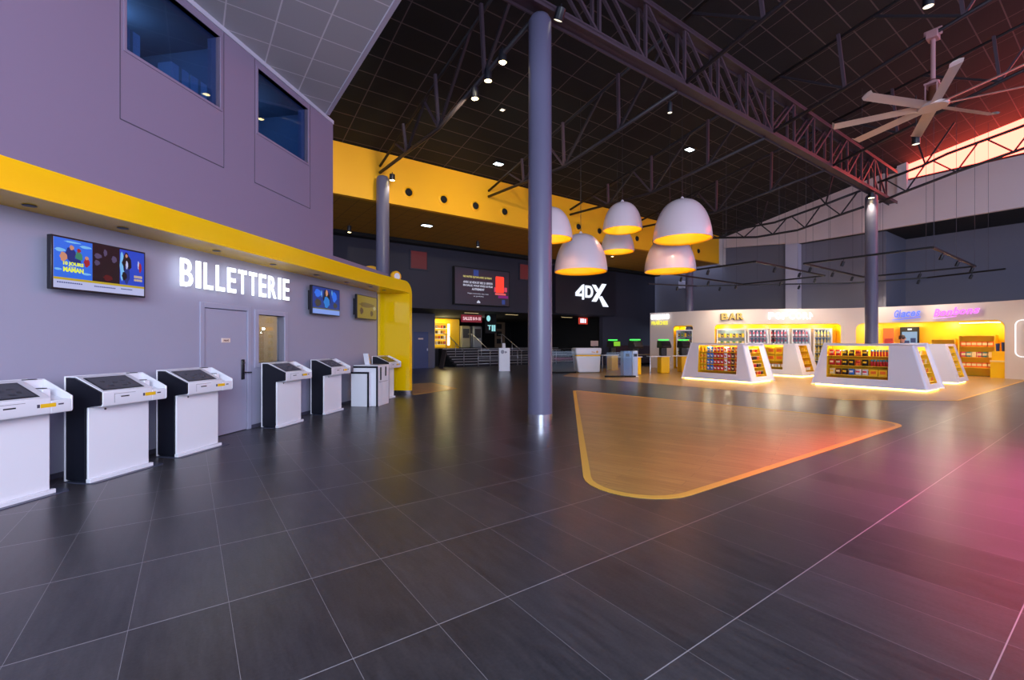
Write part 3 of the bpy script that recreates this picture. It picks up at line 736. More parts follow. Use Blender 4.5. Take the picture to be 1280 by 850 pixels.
track([Gp(10.9, 5.0), Gp(10.9, 1.5), Gp(16.8, 1.5), Gp(16.8, 5.0)], TZ, 'black rectangular light track hung over the left island',
      [(.5, False, 0, None), (1.25, False, 420, (8.0, 16, 0)), (1.6, False, 420, (11, 17.0, 0)), (2.1, False, 0, None), (2.5, True, 165, (13.5, 23, 1.2)), (3.1, True, 165, (11, 23.5, 1.6)), (3.5, True, 132, (9, 25, 1.4)), (3.85, True, 300, (6.5, 18, 0))],
      [.3, .7, 1.3, 1.8, 2.3, 2.8, 3.3, 3.8])
track([(6.6, 21.9), (9.3, 24.0-1.2), (13, 23.0-.9), (16.2, 21.6), (18.2, 19.8), (19.0, 17.4)], TZ, 'long bent black light track following the concession wall',
      [(.6, False, 0, None), (1.3, False, 90, (11.6, 23.4, 1.5)), (2.3, False, 143, (15, 23, 1.5)), (3.3, False, 165, (19, 20.6, 1.5)), (3.9, False, 143, (20, 18.6, 1.5)), (4.6, False, 110, (18.6, 16.2, 0))],
      [.2, .9, 1.5, 2.1, 2.7, 3.4, 4.1, 4.8], closed=False)

# ================================================================== TICKET KIOSKS
M_kscreen = mat('kiosk_screen', (62, 64, 70), .12, spec=.6)
M_ui = mat('kiosk_ui_grey', (44, 45, 50), .3)
M_sticker = mat('sticker_yellow', (240, 190, 20), .5)
M_base = mat('floor_plate_grey', (66, 70, 90), .35)
def kiosk(label, loc):
    t = thing('ticket_kiosk', label, 'ticket kiosk', loc, WA, 'ticket kiosks along the wall')
    W = .67; HB = .80
    # local: x along the wall, y towards the wall, pedestal front at y=0
    MB().box((.0, .0, .04), (W, .025, HB)).build('front_panel', M_white, t, bevel=.008)
    MB().box((-.002, .026, .02), (W-.02, .27, HB+.1)).build('body', M_kioskblack, t)
    b = MB(); b.prism([(.0, HB+.005), (-.155, HB+.025), (-.165, HB+.04), (-.165, .965), (.18, 1.115), (.272, 1.115), (.272, .03), (.03, .03), (.03, HB)], -.012, .01, 'yz')
    b.build('side_panel', M_kioskblack, t)
    MB().box((-.02, .272, .01), (W, .29, 1.13)).build('back_panel', M_white, t, bevel=.004)
    b = MB(); b.box((-.005, -.03, .0), (W+.03, .025, .045)); b.build('foot_skirt', M_white, t, bevel=.004)
    MB().prism([(-.06, -.06), (W-.12, -.06), (W+.0, -.13), (W+.14, -.06), (W+.14, .28), (-.06, .28)][:0] or [(.0, -.09), (W+.1, -.09), (W+.15, -.02), (W+.15, .28), (-.03, .28), (-.03, .0)], .0, .006, 'xy').build('floor_plate', M_base, t)
    # head: main block with the sloped desk
    y0, z0, zf, yb, zb = -.17, HB, .965, .27, 1.125
    b = MB(); b.prism([(y0+.01, z0+.01), (y0, z0+.03), (y0, zf), (yb-.1, zb), (yb, zb), (yb, z0+.06), (.1, z0)], .01, .56, 'yz'); b.build('head', M_white, t, bevel=.006)
    # right wing: tray with rim
    b = MB(); b.prism([(y0+.01, z0+.01), (y0, z0+.03), (y0, zf-.03), (y0+.1, zf-.03), (yb-.08, zf+.05), (yb, zf+.05), (yb, z0+.06), (.1, z0)], .56, .73, 'yz')
    b.box((.56, yb-.10, zf), (.73, yb, zb-.004)); b.build('tray', M_white, t, bevel=.004)
    b = MB(); b.prism([(y0+.01, z0+.01), (y0, z0+.03), (y0, zf), (yb-.1, zb), (yb, zb), (yb, z0+.06), (.1, z0)], .73, .75, 'yz'); b.build('side_rim', M_white, t, bevel=.008)
    # desk plane helper: point on slope
    sl = math.atan2(zb-zf, (yb-.1)-y0); 
    def S(x, s, h=0): return (x, y0+s*math.cos(sl)-h*math.sin(sl), zf+s*math.sin(sl)+h*math.cos(sl))
    L = math.hypot(zb-zf, yb-.1-y0)
    def slab(x0, x1, s0, s1, h0, h1):
        b = MB(); vs = [S(x, s, h) for h in (h0, h1) for x, s in ((x0, s0), (x1, s0), (x1, s1), (x0, s1))]
        return b.add(vs, [(0,3,2,1),(4,5,6,7),(0,1,5,4),(1,2,6,5),(2,3,7,6),(3,0,4,7)])
    sc_ = slab(.045, .49, .035, L-.045, -.002, .004).build('screen_bezel', M_blackpl, t)
    slab(.06, .475, .05, L-.06, .004, .0055).build('screen', M_kscreen, sc_)
    for i, (x, s, a, c) in enumerate(((.16, .10, .05, .03), (.24, .17, .06, .02), (.30, .09, .05, .03), (.14, .2, .04, .03), (.34, .2, .05, .02), (.38, .12, .03, .04))):
        slab(x, x+a, s, s+c, .0056, .0062).build('screen_button', M_ui, sc_)
    b = MB(); b.box((.60, yb-.085, zb-.005), (.69, yb-.025, zb+.002)); b.build('reader_window', M_blackpl, t)
    b = MB(); b.box((.585, -.03, zf-.02), (.655, .10, zf+.075)); b.build('card_terminal', M_white, t, bevel=.006)
    b = MB(); b.box((.595, .0, zf+.07), (.645, .07, zf+.082)); b.build('terminal_keys', M_blackpl, t)
    # front details
    MB().box((.20, y0-.002, .895), (.29, y0+.002, .908)).build('ticket_slot', M_blackpl, t, bevel=.001)
    b = MB(); b.box((.13, y0-.0015, .935), (.36, y0+.001, .938)); b.box((.13, y0-.0015, .84), (.132, y0+.001, .935)); b.build('drawer_seam', M_seam, t)
    MB().box((.475, y0-.002, .875), (.60, y0+.001, .912)).build('yellow_sticker', M_sticker, t)
    b = MB(); b.box((.448, y0-.0015, .878), (.47, y0+.001, .91)); b.box((.62, y0-.0015, .888), (.665, y0+.001, .902)); b.build('small_marks', M_seam, t)
    b = MB(); b.lathe([(.011, 0), (.011, .004)], 12); b.build('lock', M_blackpl, t, loc=(.17, -.001, .765), rot=(PI/2, 0, 0))
    return t
KX = [(4.515-.745*0-.70, 'white ticket kiosk cut off by the left edge of the picture, nearest the camera'),
      (4.78, 'white ticket kiosk under the large wall screen, second from the camera'),
      (5.84, 'white ticket kiosk in front of the grey door, third from the camera'),
      (7.80, 'white ticket kiosk in front of the small glazed opening'),
      (9.22, 'white ticket kiosk left of the low slotted cabinet'),
      (11.62, 'white ticket kiosk against the yellow end wall of the canopy')]
def kloc(Yf, off): 
    return WL(Yf, off)
offs = [.52, .54, .50, .44, .42, .58]
kk = None
for (Y, lab), of in zip(KX, offs):
    if kk is None: kk = kiosk(lab, kloc(Y+.07, of))
    else: dup(kk, kloc(Y+(.09 if Y < 10 else 0), of), WA, lab)

# slotted white cabinet between the last two kiosks
cb = thing('slot_cabinet', 'low white cabinet with black outlines and two black slots, right of the fifth kiosk', 'cabinet', WL(10.62, .95), WA)
MB().box((0, 0, .0), (.58, .62, .95)).build('cabinet_body', M_white, cb, bevel=.006)
b = MB(); g = .03
b.box((-.004, .0, .0), (.0, .05, .93)); b.box((-.004, .05, .885), (.0, .62, .93)); b.build('black_outline', M_kioskblack, cb)
MB().box((-.10, .17, .0), (-.005, .62, .80)).build('side_box', M_white, cb, bevel=.004)
b = MB(); b.box((-.104, .17, .0), (-.1, .22, .8)); b.box((-.104, .22, .755), (-.1, .62, .8)); b.build('black_outline', M_kioskblack, cb)
for x in (.10, .36): MB().box((x, -.004, .60 if x < .2 else .68), (x+.07, .01, .90)).build('slot', M_blackpl, cb, bevel=.002)
b = MB(); b.box((.04, -.002, .555), (.5, .002, .562)); b.box((.565, -.003, .0), (.578, .002, .95)); b.build('door_seam', M_seam, cb)
lf = thing('leaflet_stand', 'narrow white leaflet board leaning on top of the slotted cabinet', 'leaflet stand', WL(10.85, .62, .95), WA)
b = MB(); b.prism([(0, 0), (.03, 0), (-.06, .27), (-.09, .27)], 0, .12, 'xz'); b.build('board', M_white, lf)
b = MB()
for k in range(3): b.prism([(.008-.028*k, .04+.08*k), (.026-.028*k+.01, .04+.08*k), (.016-.028*k, .09+.08*k), (-.002-.028*k, .09+.08*k)], -.003, .0, 'xz')
b.build('leaflets', M_sticker, lf)

# ================================================================== WALL SCREENS AND SIGNS
def em(name, c, s=1.0): return mat(name, (10, 10, 10), .3, emit=c, es=s)
def tv(label, Y, off, wd, ht, z0):
    t = thing('wall_screen', label, 'screen', WL(Y, off, z0), WA)
    MB().box((0, 0, 0), (wd, .06, ht)).build('housing', M_blackpl, t, bevel=.006)
    MB().box((.1, .06, .1), (wd-.1, off, ht-.1)).build('wall_mount', M_blackpl, t)
    return t
def bars(x0, x1, z, h, n, y=-.0045, gap=.3):
    b = MB(); w = (x1-x0)/n
    for k in range(n): b.box((x0+k*w, y-.0008, z), (x0+k*w+w*(1-gap), y, z+h))
    return b
T1 = tv('large wall screen showing three film posters left of the lit sign', 4.80, .16, 1.03, .58, 2.06)
blue = em('poster_blue', (40, 110, 235), .9); whi = em('screen_white', (190, 195, 240), .85); yl = em('screen_yellow', (190, 165, 40), .9); dk = em('poster_dark', (28, 18, 32), .6)
pan_ = MB().box((.02, -.002, .02), (1.01, .001, .56)).build('screen_picture', whi, T1)
def P_(x0, z0, x1, z1, m, nm='poster', y=-.003, par=T1): return MB().box((x0, y-.0006, z0), (x1, y+.0004, z1)).build(nm, m, par)
P_(.02, .135, .40, .56, blue); P_(.40, .135, .705, .56, dk); P_(.705, .135, 1.01, .56, em('poster_deep_blue', (30, 70, 200), .9)); P_(.02, .11, 1.01, .135, yl, 'yellow_strip')
def blob(cx, cz, rx, rz, m, nm, y, par=T1, n=14):
    return MB().prism([(cx+rx*math.cos(2*PI*k/n)*(1+.15*math.sin(3*k)), cz+rz*math.sin(2*PI*k/n)*(1+.12*math.cos(5*k))) for k in range(n)], y-.0006, y, 'xz').build(nm, m, par)
skin = em('poster_skin', (215, 150, 120), .8); navy = em('poster_navy', (20, 50, 130), .8); lightb = em('poster_light_blue', (120, 190, 245), .9); redp = em('poster_red', (170, 40, 50), .8); greenp = em('poster_green', (60, 140, 110), .8); jacket = em('poster_black', (16, 14, 22), .7)
for k, (x, z, rx, rz, m) in enumerate([(.08, .43, .05, .02, lightb), (.33, .5, .06, .015, lightb), (.2, .53, .08, .01, lightb), (.06, .22, .035, .012, lightb), (.34, .2, .045, .012, lightb),
        (.18, .40, .05, .07, navy), (.19, .47, .022, .026, skin), (.26, .38, .035, .06, greenp), (.26, .45, .02, .022, redp), (.11, .36, .035, .05, skin), (.34, .33, .03, .05, redp), (.34, .38, .02, .02, skin), (.22, .33, .06, .03, navy)]):
    blob(x, z, rx, rz, m, 'poster_figure', -.0046-.0002*k)
text('10 JOURS', 'poster_title', em('title_yellow', (225, 235, 60), 1), T1, (.105, -.0085, .262), .2, .05, .001, .05)
text('MAMAN', 'poster_title', MATS['title_yellow'], T1, (.105, -.0085, .20), .2, .052, .001, .05)
text('SANS', 'poster_title', MATS['title_yellow'], T1, (.17, -.0085, .2535), .06, .008, .001, .02)
for k, (x, z, rx, rz, m) in enumerate([(.46, .43, .04, .03, em('poster_grey_violet', (90, 80, 120), .7)), (.54, .48, .02, .04, MATS['poster_grey_violet']), (.45, .35, .03, .03, MATS['poster_grey_violet']), (.64, .42, .03, .04, MATS['poster_grey_violet']), (.57, .19, .05, .035, em('poster_dark_red', (90, 18, 24), .8))]):
    blob(x, z, rx, rz, m, 'poster_figure', -.0046-.0002*k)
for k, (x, z, rx, rz, m) in enumerate([(.735, .36, .028, .17, lightb), (.79, .40, .055, .11, jacket), (.79, .26, .035, .11, navy), (.785, .5, .022, .032, jacket), (.785, .49, .014, .022, skin), (.79, .38, .014, .05, whi), (.935, .4, .012, .05, whi), (.955, .37, .018, .06, redp), (.76, .24, .03, .05, jacket)]):
    blob(x, z, rx, rz, m, 'poster_figure', -.0046-.0002*k)
bars(.88, .985, .235, .03, 6).build('poster_title', em('title_cream', (220, 190, 120), .9), T1); bars(.88, .985, .195, .026, 7).build('poster_title', MATS['title_cream'], T1)
for x0, x1, z in ((.05, .30, .075), (.42, .66, .07), (.72, .86, .075)): bars(x0, x1, z, .012, 12).build('session_times', navy, T1)
T2 = tv('middle wall screen with a blue picture, right of the lit sign', 9.30, .16, 1.05, .60, 2.07)
MB().box((.02, -.002, .02), (1.03, .001, .58)).build('screen_picture', em('screen_blue', (26, 54, 140), .9), T2)
P_(.02, .02, 1.03, .12, em('screen_pale_blue', (130, 160, 240), .85), 'lower_strip', par=T2); P_(.02, .12, 1.03, .145, em('screen_olive', (110, 110, 70), .7), 'olive_strip', par=T2)
for k, (x, z, rx, rz, m) in enumerate([(.2, .45, .12, .08, blue), (.52, .35, .13, .2, jacket), (.52, .28, .11, .12, em('poster_cyan', (40, 130, 220), .8)), (.52, .48, .045, .07, skin), (.82, .42, .09, .11, blue), (.2, .25, .11, .08, em('poster_khaki', (70, 66, 60), .7)), (.85, .23, .08, .06, MATS['poster_khaki']), (.33, .45, .015, .07, lightb), (.72, .5, .015, .06, lightb)]):
    blob(x, z, rx, rz, m, 'picture_shape', -.0046-.0002*k, T2)
T3 = tv('small looking wall screen with an olive yellow picture beside the yellow end wall', 11.10, .16, 1.05, .60, 2.07)
MB().box((.02, -.002, .02), (1.03, .001, .58)).build('screen_picture', em('screen_mustard', (124, 104, 22), .9), T3)
for k, (x, z, rx, rz, m) in enumerate([(.5, .36, .4, .06, em('screen_brown', (92, 70, 20), .8)), (.22, .2, .09, .08, em('screen_dark_brown', (70, 40, 24), .8)), (.75, .16, .08, .07, MATS['screen_dark_brown']), (.9, .3, .07, .05, em('screen_cream', (170, 160, 120), .8))]):
    blob(x, z, rx, rz, m, 'picture_shape', -.0046-.0002*k, T3)
# lit lettering
sg = thing('illuminated_sign', 'glowing white block letters BILLETTERIE on the lavender wall above the door', 'sign', WL(6.36, .10, 2.285), WA)
letters('BILLETTERIE', 2.33, .395, M_ledsign, sg, (0, 0, 0), .018, .012, .30)


# ================================================================== KIOSK-SIDE AND BACK AREA
# cinema screen and 4DX panel on the back wall
bs = thing('video_wall', 'large dark video screen with white and yellow text and a red seat on the back wall', 'screen', G(5.5, 13.7, 3.36), ANG)
MB().box((0, -.22, 0), (3.36, -.001, 1.9)).build('housing', M_black, bs)
MB().box((.04, -.225, .04), (3.32, -.22, 1.86)).build('screen_picture', em('video_dark', (34, 32, 46), .8), bs)
b = bs
yt = em('video_yellow', (200, 190, 110), 1); wt = em('video_white', (190, 195, 215), 1)
text('NE FAITES QU’UN AVEC LE FILM !', 'lettering', yt, bs, (.5, -.23, 1.37), 1.7, .11, .004, .03)
text('AVEC LE 4DX ET SES 21 EFFETS', 'lettering', wt, bs, (.5, -.23, 1.10), 1.75, .11, .004, .03)
text('EN SALLE, VOUS VIVEZ LE FILM', 'lettering', wt, bs, (.5, -.23, .93), 1.75, .11, .004, .03)
text('AUTREMENT', 'lettering', wt, bs, (1.0, -.23, .76), .75, .11, .004, .03)
text('Sièges mouvants, eau, vent', 'lettering', wt, bs, (.75, -.23, .55), 1.25, .075, .004, .0)
text('et parfums', 'lettering', wt, bs, (1.1, -.23, .42), .6, .075, .004, .0)
b = MB(); b.prism([(1.3, .12), (1.5, .12), (1.5, .17), (1.42, .25), (1.38, .25), (1.3, .17)], -.232, -.226, 'xz'); b.build('small_emblem', wt, bs)
rs = em('seat_red', (255, 60, 40), 1.2)
b = MB(); b.prism(round_rect(2.45, .72, 2.98, 1.58, .06), -.232, -.226, 'xz'); b.build('seat_picture', rs, bs)
b = MB(); b.prism(round_rect(2.36, .74, 2.44, 1.0, .03), -.232, -.226, 'xz'); b.prism(round_rect(3.0, .78, 3.18, 1.02, .03), -.232, -.226, 'xz'); b.build('armrest_picture', em('seat_rose', (200, 60, 90), 1), bs)
b = MB(); b.box((2.42, -.232, .60), (3.1, -.226, .7)); b.build('seat_edge_picture', em('seat_pink', (220, 90, 90), 1), bs)
b = MB(); b.box((2.62, -.231, .44), (3.25, -.226, .58)); b.build('shadow_picture', em('seat_magenta', (120, 24, 110), .9), bs)
b = MB(); b.box((1.1, -.231, 1.5), (1.4, -.226, 1.8)); b.box((2.85, -.231, .12), (3.05, -.226, .36)); b.build('blue_patch_picture', em('video_blue', (30, 60, 130), .9), bs)
px = thing('sign_panel', 'big dark panel carrying the white 4DX lettering', 'sign panel', G(12.0, 13.7, 3.14), ANG)
MB().box((0, -.38, 0), (5.1, -.001, 2.75)).build('panel', mat('panel_navy', (26, 25, 38), .5), px)
w4 = em('sign_white', (235, 240, 255), 1.3)
def poly4(P, nm): 
    b = MB(); b.prism(P, -.44, -.38, 'xz'); return b.build(nm, w4, px)
sx = lambda p: (1.55+(p[0]-325)/600*2.83, .55+(552-p[1])/335*1.42)
def P4(pts): return [sx(p) for p in pts]
poly4(P4([(325, 375), (440, 262), (468, 252), (468, 280), (385, 378), (375, 388), (440, 388), (440, 425), (325, 425)]), 'digit'); poly4(P4([(440, 262), (468, 252), (468, 470), (440, 470)]), 'digit_stem')
poly4(P4([(495, 265), (523, 265), (523, 438), (495, 438)]), 'letter'); 
b = MB(); 
Pd_o = [(523, 265)]+[(565+65*math.sin(a), 351-86*math.cos(a)) for a in [PI*k/10 for k in range(11)]]+[(523, 438)]
Pd_i = [(523, 297)]+[(562+38*math.sin(a), 351-54*math.cos(a)) for a in [PI*k/10 for k in range(11)]]+[(523, 405)]
Po, Pi = P4(Pd_o), P4(Pd_i); vs = [(x, -.44, z) for x, z in Po+Pi]+[(x, -.38, z) for x, z in Po+Pi]; n = len(Po); fs = []
for i in range(n-1): fs += [(i, i+1, n+i+1, n+i), (2*n+i, 3*n+i, 3*n+i+1, 2*n+i+1), (i, 2*n+i, 2*n+i+1, i+1), (n+i, n+i+1, 3*n+i+1, 3*n+i)]
b.add(vs, fs); b.build('letter', w4, px)
poly4(P4([(612, 487), (805, 218), (880, 218), (690, 487)]), 'letter'); poly4(P4([(620, 245), (680, 245), (735, 310), (700, 345)]), 'letter'); poly4(P4([(745, 412), (795, 400), (922, 552), (825, 552)]), 'letter')

# passage: stairs, railings, door, lit shop, signs
st = thing('staircase', 'wide dark staircase with pale nosings in the passage under the video screen', 'stairs', G(7.6, 17.1), ANG)
M_step = mat('step_dark', (30, 30, 38), .6); M_nose = mat('step_nosing', (170, 168, 172), .5)
for k in range(7):
    s = MB().box((0, .3*k, 0), (9.5, .3*(k+1), .15*(k+1))).build('step', M_step, st)
    MB().box((0, .3*k-.012, .15*(k+1)-.03), (9.5, .3*k+.03, .15*(k+1)+.004)).build('nosing', M_nose, s)
b = MB(); pr = [(0, 0)]
for k in range(7): pr += [(.3*k, .15*(k+1)), (.3*(k+1), .15*(k+1))]
pr += [(2.1, 0)]
b.prism([(y, z+.02) for y, z in pr], -.12, -.001, 'yz'); b.build('stringer', M_black, st)
struct(MB().box((7.0, 19.21, 0), (17.2, 25, 1.05)).build('floor_landing', M_step, loc=GL, rot=GR))
for k, (u, lab) in enumerate(((8.05, 'left steel handrail going up the staircase'), (9.9, 'second steel handrail from the left going up the staircase'), (12.3, 'third steel handrail going up the staircase'), (15.0, 'steel handrail going up the staircase right of the middle column'))):
    t = thing('handrail', lab, 'handrail', G(u, 17.0), ANG, 'stair handrails')
    MB().tube([(0, -.1, .9), (0, .1, .95), (0, 2.2, 2.0), (0, 2.7, 2.0)], .022, 8).build('rail', M_rail, t, smooth=True)
    for yy, z0, z1 in ((.02, 0, .92), (1.05, .6, 1.43), (2.3, 1.05, 2.0)): MB().tube([(0, yy, z0), (0, yy, z1)], .02, 8).build('post', M_rail, t, smooth=True)
def barrier(u0, u1, v, lab, n, z=0):
    t = thing('railing', lab, 'railing', G(u0, v, z), ANG, 'steel guard railings')
    for zz in (1.0, .8, .6, .4, .2): MB().tube([(0, 0, zz), (u1-u0, 0, zz)], .014 if zz < 1 else .024, 6).build('bar', M_rail, t, smooth=True)
    for k in range(n+1):
        x = (u1-u0)*k/n; MB().tube([(x, 0, 0), (x, 0, 1.0)], .02, 6).build('post', M_rail, t, smooth=True)
barrier(8.6, 12.9, 16.3, 'steel guard railing of five bars before the stairs left of the middle column', 3)
barrier(13.1, 16.2, 16.3, 'steel guard railing of five bars before the stairs right of the middle column', 2)
dd = bpy.data.objects.new('door_2', None); COL.objects.link(dd); dd.location = G(4.75, 17.3); dd.rotation_euler = GR; struct(dd)
M_bluedoor = mat('blue_door', (70, 84, 128), .5)
MB().box((.2, -.06, 0), (1.1, -.01, 2.05)).build('door_leaf', M_bluedoor, dd)
b = MB(); b.box((.12, -.09, 0), (.2, 0, 2.13)); b.box((1.1, -.09, 0), (1.18, 0, 2.13)); b.box((.2, -.09, 2.05), (1.1, 0, 2.13)); b.build('door_frame', M_grey, dd)
MB().box((.5, -.07, 1.62), (.8, -.058, 1.7)).build('door_sign', MATS['door_sign_cream'], dd)
MB().box((1.0, -.11, .98), (1.06, -.06, 1.12)).build('door_handle', M_steel, dd)
bp = thing('wall_panel_leaning', 'tall dark panel leaning beside the left end of the stairs', 'panel', G(6.45, 16.6), ANG)
b = MB(); b.prism([(0, 0), (.05, 0), (.28, 1.05), (.23, 1.05)], 0, .5, 'xz'); b.build('board', mat('board_brown', (60, 48, 44), .6), bp)
# lit yellow shop corner on the landing
sp = thing('shop_display', 'glowing yellow display alcove with shelves behind the top of the stairs', 'display', G(7.75, 21.2, 1.05), ANG)
M_yglow = mat('yellow_lit_panel', emit=(255, 196, 20), es=.9)
b = MB(); b.box((0, .5, 0), (2.3, .55, 2.0)); b.box((0, 0, 0), (.12, .5, 2.0)); b.box((1.6, .0, 0), (2.3, .5, 2.0)); b.box((.12, 0, 1.7), (1.6, .5, 2.0)); b.build('alcove', M_yellow, sp)
MB().box((.12, .46, .1), (1.5, .5, 1.65)).build('lit_back', M_yglow, sp)
b = MB(); b.box((1.42, .0, .2), (1.55, .06, 1.65)); b.build('light_strip', M_ledw2, sp)
for k in range(4): MB().box((.13, .1, .25+.36*k), (1.4, .44, .28+.36*k)).build('shelf_board', M_white, sp)
lamp('shop_lamp', 'POINT', G(8.6, 20.6, 2.6), 60, (1, .85, .4), .1)
cols = [(170, 50, 40), (60, 40, 40), (210, 190, 190), (110, 70, 60), (200, 120, 40)]
pm = [mat('goods_colour_%d' % i, c, .5) for i, c in enumerate(cols)]
base = {}
for r in range(4):
    for c in range(6):
        k = (r*2+c) % 5
        loc = G(7.75+.22+.2*c, 21.2+.2, 1.05+.28+.36*r)
        if k not in base:
            o = MB().box((0, 0, 0), (.13, .1, .2)).build('goods_box', pm[k], bevel=.006); tag(o, '', None); base[k] = o; o.location = loc; o.rotation_euler = GR
        else:
            o = base[k].copy(); COL.objects.link(o); o.location = loc
        tag(o, ['red', 'black', 'pinkish white', 'brown', 'orange'][k]+' goods box on the shelves of the yellow alcove behind the stairs', 'box', 'goods in the yellow alcove')
# signs in the passage
s1 = thing('room_sign', 'dark red lit sign reading SALLES 8-9-10 in the passage', 'sign', G(6.77, 15.0, 2.56), ANG)
MB().box((0, 0, 0), (1.27, .08, .4)).build('sign_box', em('sign_red', (120, 8, 30), .9), s1)
text('SALLES 8-9-10', 'lettering', em('lettering_pale', (235, 190, 200), 1.2), s1, (.08, -.005, .11), 1.12, .18, .004, .02)
b = MB(); b.tube([(.2, .04, .4), (.2, .04, .54)], .012, 6); b.tube([(1.1, .04, .4), (1.1, .04, .54)], .012, 6); b.build('hanger', M_blackpl, s1)
s2 = thing('pictogram_sign', 'cyan glowing toilet pictogram sign in the dark passage', 'sign', G(8.6, 15.5, 1.98), ANG)
MB().box((0, 0, 0), (.75, .06, 1.1)).build('sign_board', M_black, s2)
cyn = em('sign_cyan', (150, 220, 225), 1)
b = MB(); b.prism([(.2+.13*math.cos(2*PI*k/16), .85+.17*math.sin(2*PI*k/16)) for k in range(16)], -.006, 0, 'xz'); b.build('pictogram', cyn, s2); b = MB(); b.box((.15, -.006, .42), (.38, 0, .47)); b.box((.24, -.006, .2), (.3, 0, .42)); b.box((.42, -.006, .12), (.53, 0, .48)); b.box((.56, -.006, .12), (.67, 0, .48)); b.build('pictogram', cyn, s2)
b = MB(); b.tube([(.37, .03, 1.1), (.37, .03, 1.15)], .012, 6); b.build('hanger', M_blackpl, s2)
s3 = thing('exit_sign', 'small red and white lit sign under the 4DX panel', 'sign', G(15.1, 14.6, 2.62), ANG)
MB().box((0, 0, 0), (.75, .07, .42)).build('sign_box', em('sign_red2', (190, 50, 36), 1), s3)
b = MB(); b.box((.1, -.006, .08), (.2, 0, .36)); b.box((.24, -.006, .08), (.4, 0, .36)); b.box((.46, -.006, .08), (.6, 0, .34)); b.build('white_marks', w4, s3)
b = MB(); b.tube([(.37, .03, .42), (.37, .03, .48)], .012, 6); b.build('hanger', M_blackpl, s3)
for u, v, lab in ((6.9, 14.9, 'left'), (9.6, 14.9, 'second'), (12.0, 15.2, 'third'), (14.2, 15.2, 'right')):
    t = thing('strip_light', 'thin cream strip light in the passage ceiling, %s of four' % lab, 'ceiling light', G(u, v, 3.06), ANG, 'passage strip lights')
    MB().box((0, 0, 0), (.9, .12, .04)).build('housing', M_blackpl, t); MB().box((.02, .01, -.006), (.88, .11, -.001)).build('diffuser', em('strip_cream', (255, 225, 160), 1.3), t)
for u, lab, c in ((10.0, 'cream coloured rounded ticket machine on the landing', (176, 164, 130)), (10.95, 'grey rounded machine on the landing right of the cream one', (150, 152, 156))):
    t = thing('vending_machine', lab, 'machine', G(u+.1, 21.0, 1.05), ANG)
    MB().box((0, 0, 0), (.75, .6, 1.55)).build('cabinet', mat(lab.split()[0]+'_cabinet', c, .4), t, bevel=.1, seg=3)
    MB().box((.12, -.01, .7), (.63, .02, 1.35)).build('front_window', M_kscreen, t)
pf = thing('picture_board', 'dim display board with dark squares seen between the watermark free stairs', 'board', G(13.2, 21.5, 1.05), ANG)
pf['label'] = 'dim orange framed display board with dark squares on the landing'
MB().box((0, 0, 0), (.9, .06, 1.9)).build('board', mat('board_taupe', (110, 90, 70), .6), pf)
for z in (.3, .85, 1.4): MB().box((.15, -.012, z), (.6, 0, z+.36)).build('dark_square', M_black, pf)
lamp('passage_lamp', 'POINT', G(10.5, 19.2, 2.7), 14, (1, .9, .8), .2)
# white totem with a small device
tt = thing('totem', 'white ticket check totem standing alone left of the middle column', 'totem', (-.4, 23.1, 0), .1)
MB().box((-.28, -.2, 0), (.28, .2, 1.18)).build('pedestal', M_white, tt, bevel=.015)
b = MB(); b.prism([(-.15, 1.18), (.12, 1.18), (.08, 1.42), (-.0, 1.42)], -.1, .06, 'yz'); b.build('scanner', M_white, tt, bevel=.01)
b = MB(); b.prism([(-.1+.11*math.cos(2*PI*k/16)*.8, .98+.1*math.sin(2*PI*k/16)) for k in range(16)], -.204, -.199, 'xz'); b.prism([(.02, .9), (.14, .94), (.1, 1.02), (.0, 1.0)], -.204, -.199, 'xz'); b.build('emblem', mat('emblem_grey', (150, 150, 165), .5), tt)
# white reception counter
rc = thing('counter', 'white rounded service counter with a yellow line and orange emblem', 'counter', (3.05, 21.5, 0), .12)
b = MB(); b.prism([(0.12, .02), (1.18, .02), (1.22, .82), (-.0, .82)], 0, .8, 'xz'); b.build('lower_body', M_white, rc, bevel=.07, seg=3)
b = MB(); b.prism([(-.02, .86), (1.24, .86), (1.26, 1.2), (-.03, 1.2)], -.03, .83, 'xz'); b.build('upper_body', M_white, rc, bevel=.07, seg=3)
MB().box((.03, .02, .80), (1.2, .78, .87)).build('yellow_line', M_yellow, rc)
b = MB(); b.prism([(.95, 1.0), (1.02, .94), (1.09, 1.0), (1.02, 1.08)], -.036, -.028, 'xz'); b.prism([(.75, .99), (.92, .97), (.92, 1.0), (.75, 1.03)], -.036, -.028, 'xz'); b.build('emblem', mat('emblem_orange', (226, 170, 70), .5), rc)
mn = thing('monitor', 'small beige monitor standing on the white service counter', 'monitor', (4.0, 22.0, 1.2), .1)
MB().box((-.18, -.02, .08), (.2, .02, .34)).build('display', mat('monitor_beige', (170, 140, 130), .5), mn, bevel=.01)
b = MB(); b.box((-.03, -.02, .012), (.03, .02, .09)); b.box((-.1, -.08, 0), (.1, .08, .012)); b.build('stand', M_blackpl, mn)
